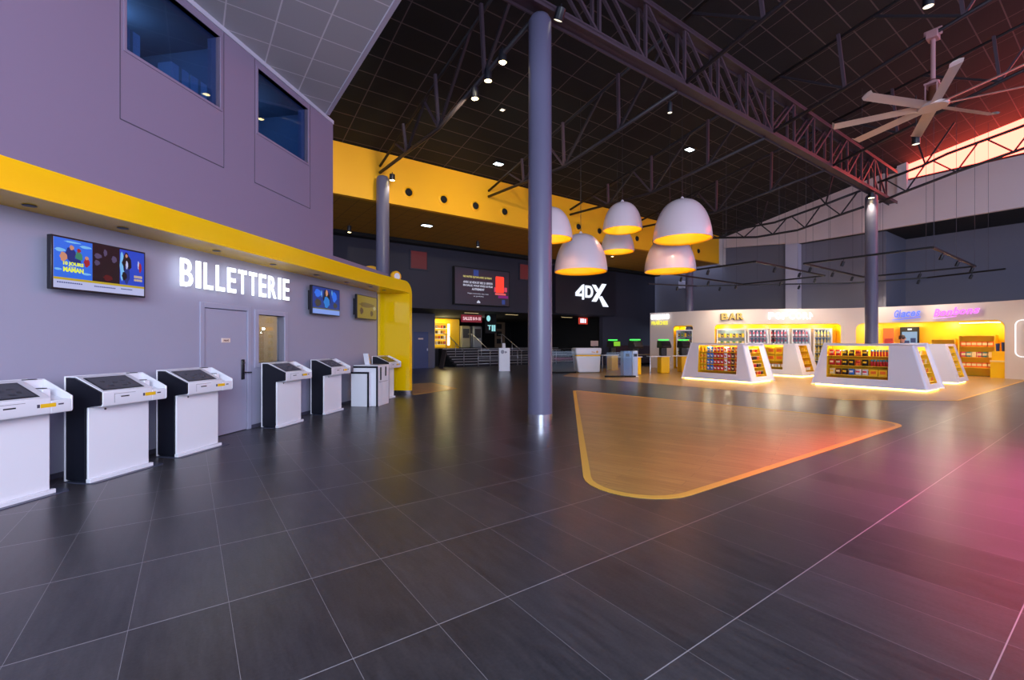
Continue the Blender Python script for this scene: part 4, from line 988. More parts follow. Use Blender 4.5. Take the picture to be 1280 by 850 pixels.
# self service machines on yellow pedestals
M_green = mat('green_lamp', emit=(70, 230, 90), es=2.0)
def machine(loc, rz, lab, head=True):
    t = thing('drink_machine', lab, 'machine', loc, rz, 'black machines with green lights')
    MB().box((-.22, -.2, 0), (.22, .2, .78)).build('yellow_pedestal', M_yellow, t, bevel=.04, seg=3)
    MB().box((-.75, -.22, .78), (.26, .24, .82)).build('table_top', M_white, t, bevel=.008)
    b = MB(); b.tube([(-.68, 0, 0), (-.68, 0, .78)], .018, 8); b.build('table_leg', M_steel, t)
    b = MB(); b.box((-.16, -.1, .82), (.14, .14, 1.25)); b.build('machine_body', M_blackpl, t, bevel=.03)
    b = MB(); b.prism([(-.3, 1.2), (-.34, 1.28), (-.2, 1.52), (.16, 1.55), (.2, 1.2)], -.24, .24, 'yz'); b.build('machine_head', M_blackpl, t, bevel=.02)
    MB().box((-.2, -.16, 1.56), (.2, .12, 1.61)).build('green_light_bar', M_green, t, bevel=.01)
    b = MB(); b.lathe([(.03, .82), (.04, .94)], 12, (-.3, -.05, 0)); b.build('paper_cup', M_white, t) if False else None
    return t
m0 = machine((5.25, 23.6, 0), .5, 'black machine with a green lit screen on a yellow pedestal right of the white counter')
b = MB(); b.box((-.2, -.36, 1.27), (.2, -.32, 1.5)); b.build('green_screen', mat('green_screen', emit=(140, 210, 40), es=.8), m0)
m1 = dup(bpy.data.objects[m0.name], (5.62, 20.7, 0), .35, 'black machine with green light bar beside the steel and blue bins')
for ch in list(m1.children):
    if ch.name.startswith('green_screen'): bpy.data.objects.remove(ch)
m2 = dup(m1, (7.2, 21.5, 0), .2, 'black machine on a yellow pedestal before the left end of the pale concession wall')
m3 = dup(m1, (8.45, 22.3, 0), .2, 'black machine on a yellow pedestal in front of the narrow yellow niche')
for X, Y, m in ((5.0, 23.4, .8),):
    pass
bnn = thing('recycling_bin', 'steel and blue recycling bin left of the yellow pedestal machine', 'bin', (4.78, 19.3, 0), .1)
MB().box((-.02, 0, .03), (.36, .4, 1.1)).build('blue_compartment', mat('bin_blue', (110, 140, 180), .35, .3), bnn, bevel=.02)
MB().box((.37, 0, .03), (.62, .4, 1.1)).build('steel_compartment', mat('bin_steel', (180, 190, 205), .3, .5), bnn, bevel=.02)
MB().box((-.04, -.02, 0), (.64, .42, .03)).build('base_plate', M_white, bnn)
for x in (.08, .42): MB().box((x, -.012, .86), (x+.16, 0, .98)).build('opening_flap', M_blackpl, bnn)
gs = thing('glass_screen', 'low clear glass screen on a dark base left of the white counter', 'glass screen', (1.75, 21.3, 0), .1)
MB().box((0, 0, 0), (1.3, .12, .07)).build('base', M_black, gs); MB().box((.05, .05, .07), (1.25, .064, 1.05)).build('pane', M_clear, gs)
gs2 = dup(gs, (3.9, 18.9, 0), .05, 'low clear glass screen on a dark base in front of the black machines')
# maroon bench and low tables beyond
bn = thing('bench', 'dark maroon high backed bench against the grey wall', 'bench', G(16.7, 12.6), ANG)
M_mar = mat('maroon_fabric', (54, 22, 30), .8)
MB().box((0, .3, .0), (4.2, .55, 1.25)).build('backrest', M_mar, bn, bevel=.05); MB().box((0, -.3, .12), (4.2, .3, .45)).build('seat', M_mar, bn, bevel=.05)
for k in range(3):
    t = thing('low_table', 'low wooden table before the maroon bench, %s of three' % ['left', 'middle', 'right'][k], 'table', G(17.0+1.3*k, 11.4), ANG, 'wooden tables by the bench')
    MB().box((0, 0, .68), (.8, .6, .72)).build('table_top', M_wood, t, bevel=.006)
    b = MB(); b.lathe([(.2, 0), (.2, .015), (.03, .03), (.03, .68)], 16, (.4, .3, 0)); b.build('pedestal', M_blackpl, t)
# devices on the grey wall
sk = thing('wall_speaker', 'small white box speaker high on the grey wall beyond the pendants', 'speaker', G(21.55, 11.6, 5.05), ANG-PI/2)
MB().box((-.2, -.0, 0), (.2, .3, .5)).build('cabinet', M_lightgrey, sk, bevel=.02)

# ================================================================== CONCESSION WALL
CP = [(8.0, 26.2), (9.9, 24.3), (11.5, 23.3), (13.6, 22.8), (15.8, 22.55), (17.8, 21.5), (19.2, 19.9), (19.95, 18.4), (20.2, 16.6), (20.1, 14.5)]
def cr(P, n=12):
    out = []
    for i in range(len(P)-1):
        p0 = Vector(P[max(i-1, 0)]); p1 = Vector(P[i]); p2 = Vector(P[i+1]); p3 = Vector(P[min(i+2, len(P)-1)])
        for k in range(n):
            t = k/n; out.append(.5*((2*p1)+(-p0+p2)*t+(2*p0-5*p1+4*p2-p3)*t*t+(-p0+3*p1-3*p2+p3)*t**3))
    out.append(Vector(P[-1])); return out
CC = cr(CP, 14); CS = [0]
for a, c in zip(CC, CC[1:]): CS.append(CS[-1]+(c-a).length)
def cw(s):          # point, tangent, inward normal (towards the hall) of the curved wall
    s = max(0, min(CS[-1]-1e-4, s))
    for i in range(len(CC)-1):
        if CS[i] <= s <= CS[i+1]:
            f = (s-CS[i])/(CS[i+1]-CS[i]); p = CC[i].lerp(CC[i+1], f)
            a = CC[max(i-1, 0)]; c = CC[min(i+2, len(CC)-1)]; t = (c-a).normalized(); return p, t, Vector((t.y, -t.x))
def s_of(px):       # arc length at which the wall crosses a sight line
    best = min(range(2000), key=lambda k: abs((lambda p: 640+F*p.x/p.y-px)(cw(CS[-1]*k/2000)[0]))); return CS[-1]*best/2000
def cpt(s, off, z): p, t, n = cw(s); q = p+n*off; return Vector((q.x, q.y, z))
def cang(s): p, t, n = cw(s); return math.atan2(t.y, t.x)
HW = 3.15
niches = [(s_of(842), s_of(866), 2.38, .12), (s_of(893.5), s_of(1051), 2.40, .18), (s_of(1070), s_of(1256), 2.40, .3)]
def ztop(s):
    for a, c, zt, r in niches:
        if a <= s <= c:
            d = min(s-a, c-s)
            return zt if d >= r else zt-r+math.sqrt(max(0, r*r-(r-d)**2))
    return 0
ss = set([0, CS[-1]-.001]+[CS[-1]*k/160 for k in range(160)])
for a, c, zt, r in niches:
    for k in range(9): ss |= {a+r*(1-math.cos(PI/2*k/8)), c-r*(1-math.cos(PI/2*k/8))}
    ss |= {a-.0005, c+.0005}
ss = sorted(ss)
b = MB()
for s0, s1 in zip(ss, ss[1:]):
    z0, z1 = ztop(s0), ztop(s1)
    if (z0 == 0) != (z1 == 0): z0 = z1 = 0 if s1-s0 < .01 and False else (0 if min(z0, z1) == 0 else z0)
    p = [cpt(s0, 0, z0), cpt(s1, 0, z1), cpt(s1, 0, HW), cpt(s0, 0, HW)]; q = [cpt(s0, -.3, HW), cpt(s1, -.3, HW)]
    b.add(p+q, [(0, 1, 2, 3), (3, 2, 5, 4)])
b.add([cpt(0, 0, 0), cpt(0, -.3, 0), cpt(0, -.3, HW), cpt(0, 0, HW)], [(0, 1, 2, 3)])
struct(b.build('wall_concession', M_wallwhite, norm=False))
for k, (a, c, zt, r) in enumerate(niches):
    DP = (.7, .9, 1.1)[k]; b = MB(); seq = [s for s in ss if a <= s <= c]
    Z = [ztop(s) if a < s < c else zt-r for s in seq]
    for i in range(len(seq)-1):
        b.add([cpt(seq[i], 0.01, Z[i]), cpt(seq[i+1], .01, Z[i+1]), cpt(seq[i+1], -DP, Z[i+1]), cpt(seq[i], -DP, Z[i])], [(0, 1, 2, 3)])
        b.add([cpt(seq[i], -DP, 0), cpt(seq[i+1], -DP, 0), cpt(seq[i+1], -DP, Z[i+1]), cpt(seq[i], -DP, Z[i])], [(0, 1, 2, 3)])
    for s in (a, c): b.add([cpt(s, .01, 0), cpt(s, -DP, 0), cpt(s, -DP, zt-r), cpt(s, .01, zt-r)], [(0, 1, 2, 3)])
    struct(b.build('niche_lining', M_yellow, norm=False))
    # protruding yellow lip
    b = MB(); lw = .05
    for i in range(len(seq)-1):
        z0, z1 = Z[i], Z[i+1]; b.add([cpt(seq[i], .012, z0-lw), cpt(seq[i+1], .012, z1-lw), cpt(seq[i+1], .012, z1+.0), cpt(seq[i], .012, z0), cpt(seq[i], -.02, z0-lw), cpt(seq[i+1], -.02, z1-lw), cpt(seq[i+1], -.02, z1), cpt(seq[i], -.02, z0)], [(0,1,2,3), (4,7,6,5), (0,4,5,1), (3,2,6,7)])
    struct(b.build('niche_lip', M_yellow, norm=False))
    m = (a+c)/2
    for j in range((1, 5, 4)[k]):
        s = a+(c-a)*(j+.5)/(1, 5, 4)[k]; p = cpt(s, -.35, zt-.12); lamp('niche_lamp', 'POINT', p, 26 if k else 20, (1, .9, .66), .08)
# lettering on the concession wall
M_gold = em('letter_gold', (255, 205, 70), .9); M_pink = em('neon_pink', (238, 130, 245), 1.3); M_blueneon = em('neon_blue', (110, 130, 255), 1.3)
def sign_on_wall(label, s0, z, wd): return thing('wall_sign', label, 'sign', cpt(s0, .07, z), cang(s0+wd/2))
t = sign_on_wall('gold block letters BAR on the pale concession wall', s_of(902), 2.63, 1.1); wd_bar = s_of(930)-s_of(902)
letters('BAR', wd_bar, .34, M_gold, t, (0, -.03, 0), .06, .03); letters('BAR', wd_bar, .34, mat('letter_side_brown', (92, 60, 30), .5), t, (-.05, .04, -.02), .06, .04)
s0, s1 = s_of(960), s_of(1028); t = sign_on_wall('glowing white letters POPCORNS on the concession wall', s0, 2.63, s1-s0); letters('POPCORNS', (cpt(s1, .07, 0)-cpt(s0, .07, 0)).length, .33, M_ledsign, t, (0, 0, 0), .04, .015, gap=.2)
s0, s1 = s_of(1118), s_of(1151); t = sign_on_wall('blue glowing script reading Glaces on the concession wall', s0, 2.62, s1-s0); letters('Glaces', (cpt(s1, .07, 0)-cpt(s0, .07, 0)).length, .36, M_blueneon, t, (0, 0, 0), .04, .03, gap=.02, shear=.3, rise=.05)
L_ = (cpt(s1, .07, 0)-cpt(s0, .07, 0)).length
MB().tube([(-.08, 0, -.10), (.25, 0, -.08), (L_, 0, .0)], .018, 6).build('underline', M_blueneon, t)
s0, s1 = s_of(1168), s_of(1226); t = sign_on_wall('pink glowing script reading Bonbons on the right of the concession wall', s0, 2.62, s1-s0); L_ = (cpt(s1, .07, 0)-cpt(s0, .07, 0)).length
letters('Bonbons', L_, .34, M_pink, t, (0, 0, 0), .04, .035, gap=.02, shear=.3, rise=.08)
MB().tube([(-.02, 0, -.08), (.3, 0, -.07), (L_*.5, 0, -.02)], .018, 6).build('underline', M_pink, t)
s0, s1 = s_of(815), s_of(837); t = sign_on_wall('white glowing two line sign BOISSONS FRAÎCHES at the left end of the concession wall', s0, 2.5, s1-s0); L_ = (cpt(s1, .07, 0)-cpt(s0, .07, 0)).length
text('BOISSONS', 'lettering', M_ledsign, t, (0, 0, .27), L_, .27, .04, .07); text('FRAÎCHES', 'lettering', em('letter_yellow', (245, 235, 90), 1.1), t, (0.02, 0, -.05), L_*.92, .27, .04, .03)
# vertical light ring at the right end
t = thing('light_ring', 'upright rounded white light outline on the far right wall end', 'light', cpt(s_of(1272), .12, .9), cang(s_of(1272)))
rr = round_rect(0, 0, 1.6, 1.45, .2); MB().tube([(x, 0, z) for x, z in rr+rr[:1]], .022, 6, caps=False).build('tube_light', em('ring_white', (250, 250, 255), 1.2), t)

# ================================================================== GOODS
def goods_mat(n, c, r=.45): return mat('goods_'+n, c, r)
C = {'red': (196, 30, 34), 'yellow': (242, 190, 20), 'blue': (40, 110, 200), 'white': (232, 226, 226), 'brown': (90, 48, 30), 'orange': (236, 110, 30), 'black': (34, 26, 26),
     'green': (70, 130, 60), 'pink': (206, 60, 84), 'teal': (60, 130, 140), 'cream': (236, 212, 160), 'navy': (20, 46, 120)}
GM = {k: goods_mat(k, v) for k, v in C.items()}
PROTO = {}
def bag_mesh(wd, ht, dp):
    b = MB(); nx, nz = 6, 7; vs = []
    for sgn in (-1, 1):
        for j in range(nz+1):
            for i in range(nx+1):
                fx = i/nx*2-1; fz = j/nz*2-1; t = (1-fx**4)*(1-fz**6)
                vs.append((fx*wd/2*(1-.06*(1-fz*fz)), sgn*dp/2*math.sqrt(max(t, 0)), (fz+1)/2*ht))
    N = (nx+1)*(nz+1); fs = []
    for sgn in (0, 1):
        for j in range(nz):
            for i in range(nx):
                a = sgn*N+j*(nx+1)+i; f = (a, a+1, a+nx+2, a+nx+1); fs.append(f if sgn == 0 else f[::-1])
    b.add(vs, fs); return b
def proto(kind, color, accent):
    key = (kind, color, accent)
    if key in PROTO: return PROTO[key]
    if kind == 'bag':
        b = bag_mesh(.125, .2, .06); b.m = [1 if 14 <= i % 42 < 26 and 1 <= i % 6 <= 4 else 0 for i in range(len(b.f))]; nm = 'snack_bag'
    elif kind == 'roundbag':
        b = bag_mesh(.17, .2, .1); b.m = [1 if 18 <= i % 42 < 30 and 1 <= i % 6 <= 4 else 0 for i in range(len(b.f))]; nm = 'snack_bag'
    elif kind == 'can':
        b = MB(); b.lathe([(.028, 0), (.033, .008), (.033, .15)], 12); b.cur = 1; b.lathe([(.0335, .15), (.0335, .2), (.03, .21), (0, .21)], 12); nm = 'snack_can'
    elif kind == 'box':
        b = MB().box((-.11, -.06, 0), (.11, .06, .2)); b.cur = 1; b.box((-.07, -.062, .06), (.07, -.0601, .15)); nm = 'snack_box'
    elif kind == 'tub':
        b = MB(); b.lathe([(.045, 0), (.055, .12)], 14); b.cur = 1; b.lathe([(.058, .12), (.058, .135), (0, .137)], 14); nm = 'popcorn_tub'
    elif kind == 'bottle':
        b = MB(); b.lathe([(.045, 0), (.05, .01), (.05, .2), (.045, .24), (.018, .29), (.018, .31)], 12); b.cur = 1; b.lathe([(.0515, .07), (.0515, .17)], 12); b.lathe([(.02, .31), (.02, .335), (0, .336)], 12); nm = 'drink_bottle'
    elif kind == 'bigbox':
        b = MB().box((-.16, -.1, 0), (.16, .1, .27)); b.cur = 1; b.box((-.11, -.102, .07), (.11, -.1005, .2)); nm = 'popcorn_box'
    o = b.build(nm, [GM[color], GM[accent]], smooth='auto' if kind in ('can', 'tub', 'bottle', 'bag', 'roundbag') else False)
    PROTO[key] = o; o['_free'] = 1; return o
def put(kind, color, accent, loc, rz, label, cat, group, scale=None):
    p = proto(kind, color, accent)
    if p.get('_free') == 1: o = p; p['_free'] = 0
    else: o = p.copy(); COL.objects.link(o)
    o.location = loc; o.rotation_euler = (0, 0, rz); o.scale = scale or (1, 1, 1); tag(o, label, cat, group)
    return o
NG = {}

# ================================================================== SNACK ISLANDS
# island frame: origin near right floor corner, x = depth along u, y = length along v
M_isl = mat('island_white', (226, 224, 236), .3, coat=.3); M_nin = mat('island_niche_yellow', (250, 200, 20), .5)
def island(P0, LN, label, nf, ns, ang=ANG):
    t = thing('snack_island', label, 'snack counter', (P0[0], P0[1], 0), ang)
    DPT, H = 1.62, 1.41; zb = .06
    it, ix = .36, .10
    B = [(0, 0), (DPT, 0), (DPT, LN), (0, LN)]; T = [(ix, it), (DPT-ix, it), (DPT-ix, LN-it), (ix, LN-it)]
    def pf(y, z):      # front face (x as function of z)
        f = (z-zb)/(H-zb); return (ix*f, y, z)
    def pe(x, z):      # end face near camera
        f = (z-zb)/(H-zb); return (x, it*f, z)
    y0, y1, z0, z1 = nf; x0, x1, w0, w1 = ns
    vs = [(*p, zb) for p in B]+[(*p, H) for p in T]; b = MB()
    k = vs+[pf(y0, z0), pf(y1, z0), pf(y1, z1), pf(y0, z1)]+[pe(x0, w0), pe(x1, w0), pe(x1, w1), pe(x0, w1)]
    b.add(k, [(4, 5, 6, 7), (3, 2, 1, 0), (2, 3, 7, 6), (1, 2, 6, 5),
              (0, 3, 9, 8), (3, 7, 10, 9), (7, 4, 11, 10), (4, 0, 8, 11),
              (0, 12, 13, 1), (1, 13, 14, 5), (5, 14, 15, 4), (4, 15, 12, 0)])
    body = b.build('body', M_isl, t, norm=False)
    # rounded corners on outer edges only
    me = body.data; bw = me.attributes.new('bevel_weight_edge', 'FLOAT', 'EDGE')
    for e in me.edges:
        if e.vertices[0] < 8 and e.vertices[1] < 8: bw.data[e.index].value = 1
    md = body.modifiers.new('bevel', 'BEVEL'); md.limit_method = 'WEIGHT'; md.width = .11; md.segments = 4; me.shade_smooth(); 
    wnm = body.modifiers.new('wn', 'WEIGHTED_NORMAL'); wnm.keep_sharp = True
    # front niche
    D = .42; b = MB()
    a = [pf(y0, z0), pf(y1, z0), pf(y1, z1), pf(y0, z1)]; c = [(ix+D, p[1], p[2]) for p in a]
    b.add(a+c, [(4, 5, 6, 7), (0, 4, 7, 3), (1, 2, 6, 5), (0, 1, 5, 4), (3, 7, 6, 2)]); b.build('front_niche', M_nin, t, norm=False)
    a = [pe(x0, w0), pe(x1, w0), pe(x1, w1), pe(x0, w1)]; c = [(p[0], it+.22, p[2]) for p in a]; b = MB()
    b.add(a+c, [(4, 5, 6, 7), (0, 4, 7, 3), (1, 2, 6, 5), (0, 1, 5, 4), (3, 7, 6, 2)]); b.build('end_niche', M_nin, t, norm=False)
    b = MB(); b.box((.07, .07, .0), (DPT-.07, LN-.07, .055)); b.build('light_plinth', M_floorled, t)
    return t, pf, pe, ang
def islpt(P0, ang, x, y, z):
    v = Vector((x, y, 0)); v.rotate(Matrix.Rotation(ang, 3, 'Z')); return Vector((P0[0]+v.x, P0[1]+v.y, z))
M_board = mat('shelf_yellow_board', (250, 205, 50), .4)
def shelves(t, zs, y0, y1, x0, x1):
    for z in zs: MB().box((x0, y0+.003, z-.018), (x1, y1-.003, z)).build('shelf', M_board, t)
def nlights(P0, ang, zz, y0, y1, pw=11):
    for f in (.25, .75): lamp('niche_lamp', 'POINT', islpt(P0, ang, .16, y0+(y1-y0)*f, zz), pw, (1, .9, .6), .03)
# island A
PA = (8.54, 16.1); nf = (.57, 2.11, .30, 1.36)
tA, pf, pe, ang = island(PA, 2.79, 'white trapezoid snack island with four rows of small bags, left front of the islands', nf, (.42, 1.2, .22, 1.33))
zs = [.40+.235*k for k in range(4)]
shelves(tA, zs, nf[0], nf[1], .10, .5)
seq = ['yellow', 'yellow', 'blue', 'blue', 'red', 'red', 'red', 'white', 'red', 'brown', 'orange']
rown = ['bottom', 'second lowest', 'second highest', 'top']
for r in range(4):
    for c, col in enumerate(seq):
        y = nf[1]-.08-c*.139
        put('bag', col, 'cream' if col in ('brown', 'orange') else ('red' if col == 'white' else 'white' if col in ('red', 'blue') else 'orange'), islpt(PA, ang, .17, y, zs[r]), ang-PI/2,
            '%s snack bag in the %s row of the left front island' % (col, rown[r]), 'snack bag', '%s bags in the %s row of the left front island' % (col, rown[r]))
nlights(PA, ang, 1.31, nf[0], nf[1])
ez = [.28+.27*k for k in range(4)]
for z in ez: MB().box((.43, .36*(z-.06)/1.35+.02, z-.015), (1.19, .57, z)).build('end_shelf', M_board, tA)
for r in range(4):
    for c in range(4):
        col = ('brown', 'orange', 'red', 'black')[(r+c) % 4]; z = ez[r]
        put('tub', col, 'cream', islpt(PA, ang, .53+.18*c, .36*(z-.06)/1.35+.11, z), ang, '%s tub in the %s row at the end of the left front island' % (col, rown[r]), 'tub', 'tubs at the end of the left front island')
lamp('niche_lamp', 'POINT', islpt(PA, ang, .8, .40, 1.27), 7, (1, .9, .6), .03)
# island C
PC = (12.24, 13.29); nfC = (.95, 2.62, .30, 1.36)
tC, pf, pe, ang = island(PC, 3.05, 'white trapezoid snack island with three rows of bags and red cans, front right', nfC, (.42, 1.2, .22, 1.33))
zs3 = [.40, .71, 1.03]; shelves(tC, zs3, nfC[0], nfC[1], .10, .5)
rn3 = ['bottom', 'middle', 'top']
for r in range(3):
    if r: cols = ['red', 'red', 'black', 'black', 'orange', 'black']
    else: cols = ['cream', 'brown', 'black', 'blue', 'white', 'white']
    for c, col in enumerate(cols):
        acc = {'red': 'cream', 'black': 'yellow', 'orange': 'red', 'cream': 'yellow', 'brown': 'cream', 'blue': 'white', 'white': 'pink'}[col]
        put('roundbag', col, acc, islpt(PC, ang, .2, nfC[1]-.11-c*.185, zs3[r]), ang-PI/2, '%s snack bag in the %s row of the right front island' % (col if col != 'cream' else 'cream yellow', rn3[r]), 'snack bag', '%s bags in the %s row of the right front island' % (col, rn3[r]))
    if r:
        for c in range(6): put('can', 'red', 'teal', islpt(PC, ang, .18, nfC[1]-1.22-c*.077, zs3[r]), ang, 'tall red snack can with blue top in the %s row of the right front island' % rn3[r], 'can', 'red cans in the %s row' % rn3[r])
    else:
        for c in range(2): put('box', 'yellow', 'orange', islpt(PC, ang, .2, nfC[1]-1.27-c*.24, zs3[r]), ang-PI/2, 'yellow box in the bottom row of the right front island', 'box', 'yellow boxes in the bottom row of the right front island')
nlights(PC, ang, 1.31, nfC[0], nfC[1])
for z in ez: MB().box((.43, .36*(z-.06)/1.35+.02, z-.015), (1.19, .57, z)).build('end_shelf', M_board, tC)
for r in range(4):
    for c in range(4):
        z = ez[r]; col = ('yellow', 'cream', 'yellow', 'orange')[(c+r) % 4]
        put('tub', col, 'yellow', islpt(PC, ang, .53+.18*c, .36*(z-.06)/1.35+.11, z), ang, '%s tub in the %s row at the end of the right front island' % (col, rown[r]), 'tub', 'tubs at the end of the right front island')
lamp('niche_lamp', 'POINT', islpt(PC, ang, .8, .40, 1.27), 7, (1, .9, .6), .03)
# island B (behind A)
PB = (12.1, 18.8); nfB = (.8, 2.5, .30, 1.36)
tB, pf, pe, ang = island(PB, 2.85, 'white trapezoid snack island stacked with yellow boxes, rear one on the left', nfB, (.42, 1.2, .22, 1.33))
zsB = [.40, .66, .93]; shelves(tB, [.40, .66, .98], nfB[0], nfB[1], .10, .5)
for r, z in enumerate((.66, .98)):
    for c in range(4): put('bigbox', 'yellow', 'orange', islpt(PB, ang, .25, nfB[0]+.2+.34*c, z), ang-PI/2, 'yellow popcorn box in the %s row of the rear left island' % ('middle', 'top')[r], 'box', 'yellow popcorn boxes on the rear left island')
for c in range(9): put('tub', 'white', 'red', islpt(PB, ang, .2, nfB[0]+.1+.13*c, .40), ang, 'white and red tub in the bottom row of the rear left island', 'tub', 'white tubs on the rear left island')
nlights(PB, ang, 1.31, nfB[0], nfB[1])
for z in ez: MB().box((.43, .36*(z-.06)/1.35+.02, z-.015), (1.19, .57, z)).build('end_shelf', M_board, tB)
for r in range(4):
    for c in range(3):
        z = ez[r]; put('tub', 'yellow' if r else 'white', 'orange', islpt(PB, ang, .57+.22*c, .36*(z-.06)/1.35+.11, z), ang, '%s tub in the %s row at the end of the rear left island' % ('yellow' if r else 'white', rown[r]), 'tub', 'tubs at the end of the rear left island')
# island D (behind C)
PD = (15.6, 15.8); nfD = (1.0, 2.5, .30, 1.36)
tD, pf, pe, ang = island(PD, 2.85, 'white trapezoid snack island rear one on the right, partly hidden', nfD, (.42, 1.2, .22, 1.33))
shelves(tD, [.40, .66, .98], nfD[0], nfD[1], .10, .5)
for r, z in enumerate((.40, .66, .98)):
    for c in range(7): put('bag', ('orange', 'black', 'red')[(r+c) % 3], 'yellow', islpt(PD, ang, .2, nfD[0]+.12+.2*c, z), ang-PI/2, '%s bag in the %s row of the rear right island' % (('orange', 'black', 'red')[(r+c) % 3], rn3[r]), 'snack bag', 'bags on the rear right island')
for z in ez: MB().box((.43, .36*(z-.06)/1.35+.02, z-.015), (1.19, .57, z)).build('end_shelf', M_board, tD)
for r in range(4):
    for c in range(3):
        z = ez[r]; put('tub', 'yellow', 'cream', islpt(PD, ang, .57+.22*c, .36*(z-.06)/1.35+.11, z), ang, 'yellow tub in the %s row at the end of the rear right island' % rown[r], 'tub', 'tubs at the end of the rear right island')
nlights(PD, ang, 1.31, nfD[0], nfD[1])

# ================================================================== NICHE FURNITURE
M_fr = mat('fridge_white', (236, 236, 240), .3); M_frin = mat('fridge_inside', (40, 42, 52), .5)
def unit(sa, sb, back, z0, z1, depth, name, label, cat, mbody, minner, rows, fr=.05):
    p0 = cpt(sa, -back, 0); p1 = cpt(sb, -back, 0); W = (p1-p0).length; rz = math.atan2(p1.y-p0.y, p1.x-p0.x)
    t = thing(name, label, cat, (p0.x, p0.y, z0), rz); H = z1-z0
    b = MB(); b.box((0, 0, 0), (fr, depth, H)); b.box((W-fr, 0, 0), (W, depth, H)); b.box((fr, 0, H-fr*1.4), (W-fr, depth, H)); b.box((fr, 0, 0), (W-fr, depth, fr)); b.build('frame', mbody, t)
    MB().box((fr, depth-.03, fr), (W-fr, depth, H-fr*1.4)).build('inner_back', minner, t)
    zr = []
    for k in range(rows):
        z = fr+(H-fr*2.4)*k/rows; zr.append(z0+z)
        if k: MB().box((fr, .03, z-.012), (W-fr, depth-.03, z)).build('shelf', mbody, t)
    return t, p0, rz, W, zr
def upt(p0, rz, x, y, z): return Vector((p0.x+x*math.cos(rz)-y*math.sin(rz), p0.y+x*math.sin(rz)+y*math.cos(rz), z))
sp_ = [(937, 963.5), (965, 991), (994, 1018), (1021, 1043)]
for k, (a, c) in enumerate(sp_):
    lab = ['first drinks fridge from the left in the bar niche, red bottles', 'second drinks fridge from the left in the bar niche, red bottles', 'third drinks fridge from the left in the bar niche, red and pink bottles', 'last drinks fridge of the bar niche, right, yellow bottles'][k]
    t, p0, rz, W, zr = unit(s_of(a), s_of(c), .3, .1, 2.18, .5, 'drinks_fridge', lab, 'fridge', M_fr, M_frin, 5)
    MB().box((.055, .0, .06), (W-.055, .008, 2.0)).build('glass_door', M_clear, t); MB().box((W-.09, -.03, .9), (W-.065, .0, 1.4)).build('handle', M_steel, t)
    for r in range(5):
        for c_ in range(5):
            col = 'yellow' if k == 3 else ('red' if (c_+r) % 3 else 'pink')
            put('bottle', col, 'cream' if k == 3 else 'white', upt(p0, rz, .05+(W-.1)*(c_+.5)/5, .14, zr[r]), rz, '%s drink bottle on the %s shelf of the %s drinks fridge' % (col, ['lowest', 'second', 'middle', 'fourth', 'top'][r], ['first', 'second', 'third', 'last'][k]), 'bottle', '%s bottles in the %s drinks fridge' % (col, ['first', 'second', 'third', 'last'][k]))
    for f_ in (.3, .7): lamp('fridge_lamp', 'POINT', upt(p0, rz, W*f_, .06, 2.05), 2.5, (1, .95, .9), .03)
t, p0, rz, W, zr = unit(s_of(895), s_of(934), .3, .1, 2.18, .5, 'open_chiller', 'open white chiller with green and yellow goods under the BAR letters', 'chiller', M_fr, mat('chiller_inside', (200, 205, 190), .5), 5)
for r in range(5):
    for c_ in range(9):
        col = ('yellow', 'green', 'black', 'cream')[(c_*2+r) % 4]
        put('bag', col, 'yellow', upt(p0, rz, .12+(W-.24)*c_/8, .16, zr[r]), rz, '%s pack in the %s row of the open chiller' % (col, ['lowest', 'second', 'middle', 'fourth', 'top'][r]), 'pack', 'packs in the open chiller')
lamp('fridge_lamp', 'POINT', upt(p0, rz, W*.5, .06, 2.05), 5, (.9, 1, .9), .03)
t, p0, rz, W, zr = unit(niches[0][0]+.15, niches[0][1]-.01, .0, .1, 2.15, .5, 'open_chiller', 'narrow open shelf unit with green and yellow goods in the slim yellow niche', 'chiller', M_fr, MATS['chiller_inside'], 6)
for r in range(6):
    for c_ in range(5):
        col = ('green', 'yellow', 'black')[(c_+r) % 3]
        put('bag', col, 'yellow', upt(p0, rz, .1+(W-.2)*c_/4, .14, zr[r]), rz, '%s pack in row %s of the slim niche shelf' % (col, ['one lowest', 'two', 'three', 'four', 'five', 'six topmost'][r]), 'pack', 'packs in the slim niche')
# bar counter in front of fridges
s0, s1 = s_of(1012), s_of(1050)
t, p0, rz, W, zr = unit(s_of(1160), s_of(1190), .55, .35, 1.62, .35, 'candy_shelf', 'yellow shelf with pale and orange candy packs left in the right yellow niche', 'shelf', M_board, M_yellow, 3, .03)
for r in range(3):
    for c_ in range(5): put('box', ('teal', 'orange', 'cream', 'orange', 'pink')[(c_+r) % 5], 'cream', upt(p0, rz, .14+(W-.28)*c_/4, .12, zr[r]), rz, '%s candy pack on the left shelf of the right yellow niche' % ('teal', 'orange', 'cream', 'orange', 'pink')[(c_+r) % 5], 'pack', 'candy packs on the left niche shelf', (.9, 1, .9))
t, p0, rz, W, zr = unit(s_of(1193), s_of(1235), .55, .35, 1.78, .35, 'candy_shelf', 'yellow shelf with three rows of orange candy boxes in the right yellow niche', 'shelf', M_board, M_yellow, 3, .03)
for r in range(3):
    for c_ in range(6):
        col = ('orange', 'cream', 'orange', 'pink', 'orange', 'teal')[(c_*2+r*3) % 6]
        put('box', col, 'cream', upt(p0, rz, .16+(W-.32)*c_/5, .12, zr[r]), rz, '%s candy box in the %s row of the right niche shelf' % (col, rn3[r]), 'box', 'candy boxes on the right niche shelf', (1.0, 1, 1.1))
ct2 = thing('niche_counter', 'low cream topped counter at the right end of the yellow niche', 'counter', cpt(s_of(1235)+.02, -.12, 0), cang(s_of(1243)))
Wc = niches[2][1]-s_of(1235)-.06
